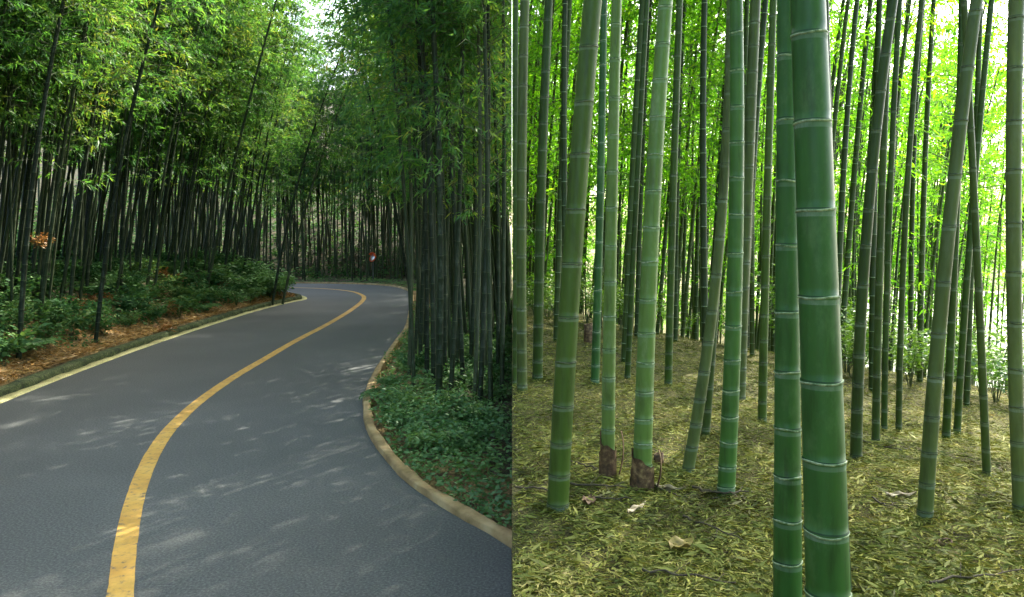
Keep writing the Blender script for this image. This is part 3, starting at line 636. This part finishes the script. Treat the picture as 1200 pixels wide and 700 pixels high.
near_culm([(697, 450), (703, 250), (708, 0)], 10, 8, 'dark ringed bamboo just left of the sheathed pale one', 'culm_near', 'node_pale', .25)
near_culm([(735, 445), (742, 300), (758, 0)], 7, 6, 'thin dark bamboo between the two sheathed pale ones', 'culm_olive', 'node_dull', .25)
near_culm([(783, 453), (787, 300), (797, 0)], 9, 8, 'dark bamboo standing alone right of the torn sheathed one', 'culm_olive', 'node_dull', .25)
near_culm([(826, 512), (838, 350), (852, 120)], 10, 9, 'dull bamboo behind the greyish leaning one', 'culm_grove', 'node_dull', .25)
near_culm([(866, 470), (872, 300), (884, 0)], 14, 12, 'brownish green bamboo right behind the mid green ringed one', 'culm_greyish', 'node_dull', .24)
near_culm([(893, 495), (898, 300), (908, 0)], 10, 8, 'dark bamboo just left of the deep green pair', 'culm_olive', 'node_dull', .25)
near_culm([(1026, 520), (1030, 300), (1040, 0)], 9, 7, 'first of the row of thin bamboos right of the thickest one', 'culm_grove', 'node_dull', .26)
near_culm([(1036, 505), (1041, 300), (1056, 0)], 7, 6, 'second of the row of thin bamboos right of the thickest one', 'culm_olive', 'node_dull', .26)
near_culm([(1053, 506), (1058, 300), (1078, 0)], 7, 6, 'third of the row of thin bamboos right of the thickest one', 'culm_grove', 'node_dull', .26)
near_culm([(1108, 516), (1117, 300), (1124, 0)], 9, 7, 'dark bamboo just right of the smooth leaning one', 'culm_olive', 'node_dull', .26)
near_culm([(1121, 510), (1135, 300), (1162, 0)], 8, 6, 'dark bamboo leaning right before the bright clearing', 'culm_olive', 'node_dull', .26)

R_ = random.Random(17)
def view_ok(x, y): return x / y < .75
pts = poisson(28, lambda: (R_.uniform(.4, 9.5), R_.uniform(7.6, 17)), .7, lambda x, y: x / y < .72 and not (x < 1.2 and y < 11))
pts += poisson(46, lambda: (R_.uniform(.15, 16), 6.5 + 19 * R_.random() ** .8), .5, lambda x, y: view_ok(x, y) and x > .12 and not (y < 9 and x < 5.2 and R_.random() < .9) and not (x > 7 and y > 15 and R_.random() < .5) and not (.61 < x / y < .67 and y > 13))
ZONES = [(670, 'left of the stout olive one'), (715, 'between the olive and first sheathed ones'), (762, 'between the two pale sheathed ones'), (860, 'between torn sheathed and mid green ringed ones'),
         (925, 'between mid green ringed one and deep pair'), (1105, 'between the thickest and the smooth leaning'), (1400, 'right of the smooth leaning one')]
rows = []
for i, (x, y) in enumerate(pts):
    rows.append((x, y, R_.choice((GD if y < 12 else GL) if (x < 4.0 and y < 18.5) else (GN if (y < 9.5 or i < 28) else GK)), R_.gauss(0, .6), (R_.uniform(-.01, .09), R_.uniform(-.04, .04)), R_.uniform(.85, 1.1)))  # extra dense kinds stand by the road side as added sun blockers
rows.sort(key=lambda q: q[0] / q[1]); seen = {}
for x, y, kd, rz, lean, sc in rows:
    if y < 17:
        zone = [z for p, z in ZONES if 600 + FPX * x / y < p][0]; kk = (zone, y < 10.5); seen[kk] = seen.get(kk, 0) + 1
        lab = '%s %s bamboo from left, %s' % (ORD[seen[kk] - 1], 'second rank' if y < 10.5 else 'deeper thin', zone); gr = 'second rank of grove bamboos' if y < 10.5 else 'bamboos deep in the grove'
    else: lab, gr = 'thin far bamboo against the bright leaves at the back of the grove', 'farthest grove bamboos'
    place(kd, (x, y, gz(x, y) - .05), rz, lean, sc, 1, lab, gr)
items = []
for x, y in poisson(135, lambda: (R_.uniform(.3, 34), R_.uniform(24, 44)), .9, lambda x, y: x / y < .8 and not (.615 < x / y < .665)): items.append((R_.choice(GF), (x, y, gz(x, y)), R_.uniform(0, 6.3), (R_.uniform(0, .08), 0), R_.uniform(.9, 1.2)))
for x, y in poisson(48, lambda: (R_.uniform(.6, 14), R_.uniform(-14, -1.8)), .9): items.append((R_.choice(GF), (x, y, gz(x, y)), R_.uniform(0, 6.3), (R_.uniform(-.02, .05), 0), R_.uniform(1.0, 1.2)))  # unseen stand behind the camera, added to block sky light on the culms
for x, y in poisson(130, lambda: (R_.uniform(.3, 22), R_.uniform(17, 32)), .45, lambda x, y: x / y < .75): items.append((R_.choice(GC), (x, y, gz(x, y)), R_.gauss(0, .6), (R_.uniform(-.02, .09), 0), R_.uniform(.9, 1.1)))
for x, y in poisson(26, lambda: (R_.uniform(.06, .8), R_.uniform(16, 42)), .5): items.append((R_.choice(GF), (x, y, gz(x, y)), R_.uniform(-.7, .7), (R_.uniform(.005, .03), 0), R_.uniform(.9, 1.2)))
for x, y in poisson(75, lambda: (R_.uniform(.4, 50), R_.uniform(47, 62)), 1.6, lambda x, y: not (.62 < x / y < .655)): items.append((R_.choice(GF), (x, y, gz(x, y)), R_.uniform(0, 6.3), (R_.uniform(0, .05), 0), R_.uniform(1.3, 1.7)))
thicket('grove_depth', 'bright mass of bamboo leaves closing the back of the grove, plus unseen added shading stand', items, 1)
print('right done', COUNT)

# ------------------------------------------------------------------ undergrowth
def shrub_arrays(seed, rad, hgt, n, ll, lw):
    r = np.random.default_rng(seed); b = MB(); LP = []; LD = []
    for _ in range(11):
        az = r.uniform(0, 6.28); rr = rad * r.uniform(.2, 1); h = hgt * r.uniform(.6, 1.1); s = np.linspace(0, 1, 4)
        pts = np.c_[math.cos(az) * rr * s ** 1.4, math.sin(az) * rr * s ** 1.4, h * s ** .8]
        V, Q = tube(pts, .006 * (1.2 - s), 3); b.add(V, Q, 0)
        m = n // 11; t = r.uniform(.25, 1, m) ** .7; p = path_at(pts, t); a2 = r.uniform(0, 6.28, m)
        d = np.c_[np.cos(a2), np.sin(a2), r.uniform(-.5, .5, m)]
        LP.append(p + d * r.uniform(.02, .12, m)[:, None]); LD.append(d + np.array([math.cos(az), math.sin(az), 0]) * .3)
    LP = np.concatenate(LP); LD = np.concatenate(LD); sc = r.uniform(.6, 1.3, len(LP)); V, Q = leaves(LP, LD, ll * sc, lw * sc, r, .45, .12); b.add(V, Q, 1)
    return b.arrays()
def fern_arrays(seed, rad, hgt):
    r = np.random.default_rng(seed); b = MB()
    for f in range(13):
        az = f * 2.4 + r.uniform(0, .5); s = np.linspace(0, 1, 12); L = rad * r.uniform(.75, 1.15); o = np.array([math.cos(az), math.sin(az), 0]); sd = np.array([-o[1], o[0], 0])
        pts = o * (L * s)[:, None] + np.c_[np.zeros(12), np.zeros(12), hgt * (1.9 * s - 1.55 * s ** 2)]
        V, Q = tube(pts, .005 * (1.1 - s), 3); b.add(V, Q, 0)
        u = np.repeat(np.linspace(.15, 1, 22), 2); sg = np.tile([1, -1], 22); p = path_at(pts, u)
        d = sd * sg[:, None] + o * .35 + np.array([0, 0, -.15]); V, Q = leaves(p, d, L * .32 * np.sin(u * 2.8 + .25).clip(.12), .03, r); b.add(V, Q, 1)
    return b.arrays()
def pair(arr, leaf): return (arr, [M['branch'], M[leaf]], mesh_np('foliage', arr[0], arr[1], [M['branch'], M[leaf]], arr[2]))
SH = [pair(shrub_arrays(300 + i, .5, .6, 330, .12, .06), 'shrub') for i in range(4)]
SHL = [pair(shrub_arrays(310 + i, .4, .42, 380, .085, .04), 'shrub_light') for i in range(3)]
SHR = [pair(shrub_arrays(320 + i, .4, .45, 220, .11, .04), 'shrub_rust') for i in range(2)]
SHS = [pair(shrub_arrays(330 + i, .6, 1.2, 640, .085, .032), 'shrub_sun') for i in range(3)]
FE = [pair(fern_arrays(340 + i, .6, .4), 'shrub_light') for i in range(2)]
def plant(name, kind, loc, rz, s, side, label, group, cat):
    arr, mats, me = kind; mat = matrix(loc, rz, (0, 0), s); c = clip_side(*arr, mat, side)
    if c is not None: me = mesh_np('foliage', c[0], c[1], mats, c[2])
    o = obj(name, me); o.matrix_world = mat; tag(o, label, cat, group); return o
R_ = random.Random(31)
def dL(x, y): return dist_line(np.array([x]), np.array([y]), EDGE_L)[0]
def bank_words(y, dl):
    where = ['nearest the viewer', 'in the near third', 'halfway along', 'in the far third', 'at the bend end'][int(np.searchsorted([12.5, 16, 20, 25], y))]
    row = 'beside the brown litter strip' if dl < 1.7 else 'higher up under the culms'
    return 'dark leafy shrub %s, left bank %s' % (row, where), 'dark bank shrubs %s %s' % (row, where)
for x, y in poisson(175, lambda: (R_.uniform(-13, -8), R_.uniform(8.5, 31.5)), .40, bank_ok(.78, 3.6)):
    u = R_.random(); z = lz(x, y) - .05; dl = dL(x, y)
    if dl < .95 and R_.random() < .4: continue
    if u < .70: plant('shrub', R_.choice(SH), (x, y, z), R_.uniform(0, 6.3), R_.uniform(.75, 1.15), -1, *bank_words(y, dl), 'shrub')
    elif u < .80: plant('shrub', R_.choice(SHR), (x, y, z), R_.uniform(0, 6.3), R_.uniform(.6, 1.0), -1, 'rust orange withered shrub among the green on left road bank', 'withered shrubs on the left bank', 'shrub')
    elif u < .93: plant('shrub', R_.choice(SHL), (x, y, z), R_.uniform(0, 6.3), R_.uniform(.9, 1.3), -1, 'light green fine leafed shrub on the left road bank', 'light shrubs on the left bank', 'shrub')
    else: plant('fern', R_.choice(FE), (x, y, z), R_.uniform(0, 6.3), R_.uniform(.8, 1.2), -1, 'light green fern arching from the left road bank', 'ferns on the left bank', 'fern')
for x, y in poisson(16, lambda: (R_.uniform(-10.5, -8.3), R_.uniform(26.5, 31)), .35, bank_ok(.5, 2.2)):
    plant('shrub', R_.choice(SHL), (x, y, lz(x, y)), R_.uniform(0, 6.3), R_.uniform(1.3, 2.0), -1, 'bright green shrub heaped on the end of left bank at the bend', 'shrubs at the bank end', 'shrub')
for x, y, sc in [(-8.95, 28.4, 1.7), (-8.85, 29.2, 1.5), (-9.5, 27.4, 1.9), (-9.2, 29.8, 1.8), (-9.0, 26.4, 1.3), (-9.9, 28.8, 2.1), (-9.05, 25.2, 1.2)]:
    plant('shrub', R_.choice(SHL), (x, y, lz(x, y)), R_.uniform(0, 6.3), sc, -1, 'bright green shrub heaped on the end of left bank at the bend', 'shrubs at the bank end', 'shrub')
for px, py, d, sc, lab in [(45, 278, 16.5, .8, 'rust orange withered spray between the culms at the far left'), (190, 352, 19.0, .9, 'rust orange withered shrub under the middle of the left stand')]:
    x = (px - 600) * d / FPX; plant('shrub', SHR[0], (x, d, CAM_H - (py - HOR) * d / FPX - .3 if py < 300 else lz(x, d)), 1.0, sc, -1, lab, None, 'shrub')
def ver_ok(lo, hi):
    return lambda x, y: (not in_poly(np.array([x]), np.array([y]))[0]) and lo < dist_line(np.array([x]), np.array([y]), EDGE_R)[0] < hi and x < -.06 and x > -3
for x, y in poisson(46, lambda: (R_.uniform(-2.6, -.1), R_.uniform(6.4, 17)), .3, ver_ok(.28, 3)):
    u = R_.random()
    if u < .80: plant('shrub', R_.choice(SHL), (x, y, lz(x, y) - .04), R_.uniform(0, 6.3), R_.uniform(.55, .85), -1, 'low light green shrub on the verge inside the right kerb', 'low shrubs on the right verge', 'shrub')
    elif u < .90: plant('shrub', R_.choice(SH), (x, y, lz(x, y) - .08), R_.uniform(0, 6.3), R_.uniform(.5, .8), -1, 'low dark green shrub on the verge inside the right kerb', 'low dark shrubs on the right verge', 'shrub')
    else: plant('fern', R_.choice(FE), (x, y, lz(x, y)), R_.uniform(0, 6.3), R_.uniform(.6, .9), -1, 'fern among the low plants inside the right kerb', 'ferns on the right verge', 'fern')
R_ = random.Random(37)
for x, y in poisson(42, lambda: (R_.uniform(3.5, 15), R_.uniform(10.5, 22)), .6, lambda x, y: .36 < x / y < .74 and not (.60 < x / y < .70 and y > 12.5)):
    plant('shrub', R_.choice(SHS), (x, y, gz(x, y) - .1), R_.uniform(0, 6.3), R_.uniform(.8, 1.5), 1, 'sunlit leafy shrub at the back of the grove on the right', 'sunlit shrubs in the grove', 'shrub')
for x, y in poisson(14, lambda: (R_.uniform(.5, 5), R_.uniform(13.5, 18)), .6):
    plant('shrub', R_.choice(SHS), (x, y, gz(x, y) - .1), R_.uniform(0, 6.3), R_.uniform(.6, .9), 1, 'small leafy shrub behind the crest of the grove floor', 'shrubs behind the crest', 'shrub')

# ground cover that nobody could count
def cover(name, label, n, sample, zf, leaf, per, hgt, ll, lw, seed, side):   # many small leafy tufts
    r = np.random.default_rng(seed); XY = sample(r, n); x, y = XY[:, 0], XY[:, 1]; z = zf(x, y); n = len(x)
    h = hgt * (.55 + .45 * wob(x * 1.6, y * 1.6)) * r.uniform(.5, 1.15, n)
    i = np.repeat(np.arange(n), per); a = r.uniform(0, 6.28, len(i)); rad = r.uniform(.01, .09, len(i))
    P = np.c_[x[i] + np.cos(a) * rad, y[i] + np.sin(a) * rad, z[i] + h[i].clip(.02) * r.uniform(.35, 1.05, len(i))]
    D = np.c_[np.cos(a), np.sin(a), r.uniform(-.45, .45, len(i))]; sc = r.uniform(.6, 1.3, len(i))
    V, Q = leaves(P, D, ll * sc, lw * sc, r, .45, .1)
    c = clip_side(V, Q, np.zeros(len(Q), int), Matrix.Identity(4), side)
    if c is not None: V, Q, _ = c
    tag(obj(name, mesh_np(name, V, Q, [M[leaf]])), label, None, None, 'stuff')
def s_verge(r, n):
    x = r.uniform(-4.2, -.03, n); y = 6.0 + 22 * r.random(n) ** 1.5
    k = ~in_poly(x, y) & (dist_line(x, y, EDGE_R) > .17); return np.c_[x, y][k]
def s_bank(r, n):
    y = 6 + 26 * r.random(n) ** 1.1; x = np.interp(y, EDGE_L[:, 1][:90], EDGE_L[:, 0][:90]) - .4 - 4.2 * r.random(n)
    dd = dist_line(x, y, EDGE_L); k = ~in_poly(x, y) & (dd > .6) & (dist_line(x, y, EDGE_R) > 4) & (wob(x, y, .9) + 1.2 * np.clip(dd - .9, -1, 1) > r.uniform(-.3, .9, len(x))); return np.c_[x, y][k]
def s_far(r, n):
    x = r.uniform(-18, -.2, n); y = r.uniform(34, 43, n); k = ~in_poly(x, y) & (dist_line(x, y, EDGE_R) > .15) & (dist_line(x, y, EDGE_R) < 2.5); return np.c_[x, y][k]
cover('ground_cover', 'low leafy ground cover between the right kerb and bamboo clump', 6500, s_verge, left_z, 'shrub_light', 8, .34, .065, .034, 51, -1)
cover('bank_cover', 'dark leafy ground cover spreading over the left bank', 5200, s_bank, left_z, 'shrub', 7, .30, .09, .045, 52, -1)
cover('far_grass', 'thin yellow green grass along the far road edge', 2600, s_far, left_z, 'shrub_light', 6, .22, .16, .03, 53, -1)
def s_hill(r, n):
    x = np.r_[r.uniform(-34, -.1, n), r.uniform(-32, -12.5, n)]; y = np.r_[r.uniform(41.5, 66, n), r.uniform(6, 33, n)]; k = ~in_poly(x, y) & (dist_line(x, y, EDGE_L) > 3) & (dist_line(x, y, EDGE_R) > 1.5); return np.c_[x, y][k]
cover('hill_undergrowth', 'dim green undergrowth on the slope deep in the roadside forest', 8500, s_hill, left_z, 'shrub', 6, .9, .20, .10, 54, -1)
def litter(name, label, XY, zf, leaf, ll, lw, seed, side, lift=.02):
    r = np.random.default_rng(seed); x, y = XY[:, 0], XY[:, 1]; n = len(x); a = r.uniform(0, 6.28, n)
    P = np.c_[x, y, zf(x, y) + r.uniform(.004, lift, n)]; D = np.c_[np.cos(a), np.sin(a), r.normal(0, .16, n)]; sc = np.clip(r.lognormal(-.25, .42, n), .3, 2.2)
    V, Q = leaves(P, D, ll * sc, lw * sc, r, .4, .15)
    c = clip_side(V, Q, np.zeros(len(Q), int), Matrix.Identity(4), side)
    if c is not None: V, Q, _ = c
    tag(obj(name, mesh_np(name, V, Q, [M[leaf]])), label, None, None, 'stuff')
r = np.random.default_rng(61)
n = 200000; y = 2.2 + 14 * r.random(n) ** 1.9; x = r.random(n) * .78 * y
for bx, by in BASES:
    m = int(420 / max(1, by / 4)); a = r.uniform(0, 6.28, m); q = .05 + np.abs(r.normal(0, .09, m)); x = np.r_[x, bx + q * np.cos(a)]; y = np.r_[y, by + q * np.sin(a)]
k = (x > .01) & (wob(x * 1.9, y * 1.9) + .7 * wob(x * 5, y * 4 + 2) > r.uniform(-1.5, -.1, len(x))); x = x[k]; y = y[k]
litter('leaf_litter', 'dry straw coloured bamboo leaves carpeting the grove floor', np.c_[x, y], right_z, 'litter_leaf', .048, .0078, 62, 1, .03)
n = 26000; y = 6 + 26 * r.random(n) ** 1.2; x = np.interp(y, EDGE_L[:, 1][:90], EDGE_L[:, 0][:90]) - .33 - 2.0 * r.random(n) ** 1.6
k = ~in_poly(x, y) & (dist_line(x, y, EDGE_L) > .3) & (dist_line(x, y, EDGE_R) > 4)
litter('roadside_litter', 'rust brown fallen leaves strewn along the foot of the left bank', np.c_[x, y][k], left_z, 'litter_rust', .10, .022, 63, -1, .03)

# ------------------------------------------------------------------ small things
def twig(pts_px, rad, label, lift=.02):
    P = []
    for i, (px, py) in enumerate(pts_px):
        x, d, z = hit(px, py); P.append((x, d, z + lift + rad))
    P = np.array(P); P[:, 0] = np.maximum(P[:, 0], .02); n = len(P)
    t = np.linspace(0, n - 1, 12); C = np.stack([np.interp(t, np.arange(n), P[:, k]) for k in range(3)], -1)
    C += np.random.default_rng(int(pts_px[0][0])).normal(size=C.shape) * np.array([.004, .005, .004]); C[:, 2] = np.maximum(C[:, 2], right_z(C[:, 0], C[:, 1]) + rad)
    root = C[0].copy(); b = MB(); rad = rad * .55; V, Q = tube(C - root, rad * np.linspace(1.15, .5, 12), 6, True); b.add(V, Q)
    for i in (4, 7, 9):
        d = nrm(C[i + 1] - C[i]); s = np.array([-d[1], d[0], .25]) * (1 if i != 7 else -1); q = C[i] - root + (d * .6 + s) * np.linspace(0, .14 - .01 * i, 4)[:, None]
        V, Q = tube(q, rad * np.linspace(.5, .2, 4), 4, True); b.add(V, Q)
    o = obj('fallen_twig', b.mesh('fallen_twig', [M['twig']], True)); o.location = root
    tag(o, label, 'twig', 'fallen twigs on the grove floor')
for pts_, rad, lab in [([(603, 577), (640, 580), (672, 590)], .010, 'dark fallen twig lying left of the stout olive one foot'),
                       ([(662, 572), (700, 576), (735, 578)], .012, 'long fallen twig lying before the sheathed pale bamboo'),
                       ([(690, 588), (715, 592), (742, 590)], .009, 'short twig just below the two sheathed bamboos'),
                       ([(765, 575), (790, 585), (806, 590)], .008, 'fallen twig right of the torn sheathed bamboo foot'),
                       ([(812, 578), (845, 586), (880, 584)], .013, 'dark stick crossing the foot of the mid green ringed bamboo'),
                       ([(800, 612), (830, 622), (870, 640)], .009, 'thin dark stick slanting across the litter before the deep green pair'),
                       ([(752, 676), (800, 681), (862, 692)], .010, 'long stick near the bottom of the photograph in the grove'),
                       ([(1010, 520), (1050, 532), (1066, 530)], .010, 'pale stick behind the smooth leaning bamboo'),
                       ([(1022, 590), (1040, 600), (1052, 596)], .009, 'stick left of the smooth leaning bamboo foot'),
                       ([(1090, 690), (1140, 684), (1196, 676)], .009, 'thin stick at the bottom right of the grove floor'),
                       ([(668, 545), (690, 552), (702, 556)], .009, 'short twig between the olive and the sheathed bamboo')]:
    twig(pts_, rad, lab)
def fallen_sheath(px, py, L, W, rz, label, mat):
    x, d, z = hit(px, py); nU, nV = 14, 9; u = np.linspace(0, 1, nU); v = np.linspace(-1, 1, nV)
    U, Vv = np.meshgrid(u, v, indexing='ij'); w = W * np.sin(np.clip(U * 2.6 + .5, 0, math.pi)) ** .8
    top = np.stack([(U - .5) * L, Vv * w, .035 + .55 * w * np.abs(Vv) ** 1.8 + .05 * (U - .4) ** 2 + .008 * np.sin(U * 11 + Vv * 3)], -1).reshape(-1, 3)
    bot = top - np.array([0, 0, .004]); i = np.arange(nU - 1)[:, None] * nV; j = np.arange(nV - 1)[None]
    Q = np.stack([i + j, i + j + 1, i + nV + j + 1, i + nV + j], -1).reshape(-1, 4); b = MB(); b.add(top, Q); b.add(bot, Q[:, ::-1])
    o = obj('fallen_sheath', b.mesh('fallen_sheath', [mat], True)); o.location = (x, d, z - .01); o.rotation_euler = (.1, .08, rz)
    tag(o, label, 'bamboo sheath', 'fallen sheaths on the grove floor')
M['sheath_yellow'] = noise_mat('sheath_yellow', [(0.35, (.14, .11, .03)), (0.6, (.36, .27, .06))], 14, rough=.6, bump=.3, bdist=.004)
M['sheath_pale'] = noise_mat('sheath_pale', [(0.35, (.18, .14, .07)), (0.6, (.36, .30, .17))], 14, rough=.6, bump=.3, bdist=.004)
fallen_sheath(797, 646, .13, .04, .5, 'yellow fallen bamboo sheath on litter left of the deep green pair', M['sheath_yellow'])
fallen_sheath(745, 602, .18, .016, .9, 'pale narrow fallen sheath below the torn sheathed bamboo', M['sheath_pale'])
fallen_sheath(785, 578, .16, .018, -.3, 'pale fallen sheath right of the torn sheathed bamboo', M['sheath_pale'])
fallen_sheath(1055, 586, .18, .018, .2, 'pale fallen sheath left of the smooth leaning bamboo', M['sheath_pale'])
fallen_sheath(690, 594, .10, .035, 1.2, 'small dark curled sheath right of the stout olive bamboo foot', M['sheath'])
def stump(px, py, rad, h, label):
    x, d, z = hit(px, py); k = 18
    prof = [(1.12, -.04), (1.03, h * .5), (1.06, h * .55), (1.0, h * .6), (1.0, h), (.80, h * .995), (.76, h * .2), (.0, h * .18)]
    P = np.array([[0, 0, q[1]] for q in prof]); V, Q = tube(P, np.array([q[0] for q in prof]) * rad + 1e-4, k, flat=True)
    V[:, 2] += np.where(V[:, 2] > h * .9, .18 * V[:, 0], 0)
    o = obj('bamboo_stump', mesh_np('bamboo_stump', V, Q, [M['sheath']], None, False)); o.location = (x, d, z); tag(o, label, 'stump', 'cut stumps in the grove')
stump(1108, 640, .028, .025, 'low hollow cut bamboo stump right of the smooth leaning bamboo')
stump(690, 402, .07, .28, 'dark broken stump on the crest behind the sheathed bamboos')
stump(772, 545, .03, .07, 'small dark cut stump right of the torn sheathed bamboo')

# convex traffic mirror at the bend
def mirror():
    d = 40.0; x = (437 - 600) * d / FPX; z = lz(x, d); hz = CAM_H - (302 - HOR) * d / FPX
    root = bpy.data.objects.new('traffic_mirror', None); COL.objects.link(root); root.location = (x, d, z)
    mo = noise_mat('mirror_orange', [(0.3, (.72, .085, .02)), (0.7, (.80, .13, .03))], 5, rough=.4, bump=0)
    mg, n, l, out = newmat('mirror_glass'); b = N(n, 'BsdfPrincipled', Metallic=1.0, Roughness=.3); b.inputs['Base Color'].default_value = (.42, .40, .34, 1); l.new(b.outputs[0], out.inputs[0])
    mp = noise_mat('post_grey', [(0.3, (.05, .055, .05)), (0.7, (.10, .11, .09))], 8, rough=.6, bump=.05)
    h = hz - z; P = np.array([[0, .10, 0], [0, .10, h * .5], [0, .10, h + .2]]); V, Q = tube(P, [.035, .035, .035], 10, True, flat=True); obj('post', mesh_np('post', V, Q, [mp], None, True), root)
    Rm = np.array(Matrix.Rotation(math.radians(28), 3, 'Y') @ Matrix.Rotation(math.radians(-50), 3, 'Z') @ Matrix.Rotation(math.radians(90), 3, 'X'))     # local +z becomes the viewing axis
    def put(prof, mat, name, k=28):
        P = np.array([[0, 0, q[1]] for q in prof]); V, Q = tube(P, np.array([q[0] for q in prof]) + 1e-4, k, flat=True); V = V @ Rm.T + np.array([0, 0, h])
        return obj(name, mesh_np(name, V, Q, [mat], None, True), root)
    put([(.20, .0), (.19, .012), (.15, .028), (.09, .040), (.0, .046)], mg, 'mirror_face')
    put([(.20, .03), (.235, .03), (.24, .0), (.235, -.03), (.15, -.07), (.0, -.08)], mo, 'housing')
    k = 16; a = np.linspace(.15 * math.pi, .95 * math.pi, k); V = []
    for rr, zz in ((.240, -.02), (.250, .16), (.244, .16), (.234, -.02)): V.append(np.c_[rr * np.cos(a), rr * np.sin(a), np.full(k, zz)])
    V = np.concatenate(V) @ Rm.T + np.array([0, 0, h]); j = np.arange(k - 1)
    Q = np.concatenate([np.stack([q * k + j, q * k + j + 1, ((q + 1) % 4) * k + j + 1, ((q + 1) % 4) * k + j], -1) for q in range(4)]); obj('hood', mesh_np('hood', V, Q, [mo], None, True), root)
    V, Q = tube([[0, .1, h], [0, .0, h]], [.02, .02], 8); obj('bracket', mesh_np('bracket', V, Q, [mp]), root)
    tag(root, 'orange hooded round traffic mirror on a post at the far bend', 'traffic mirror')
mirror()
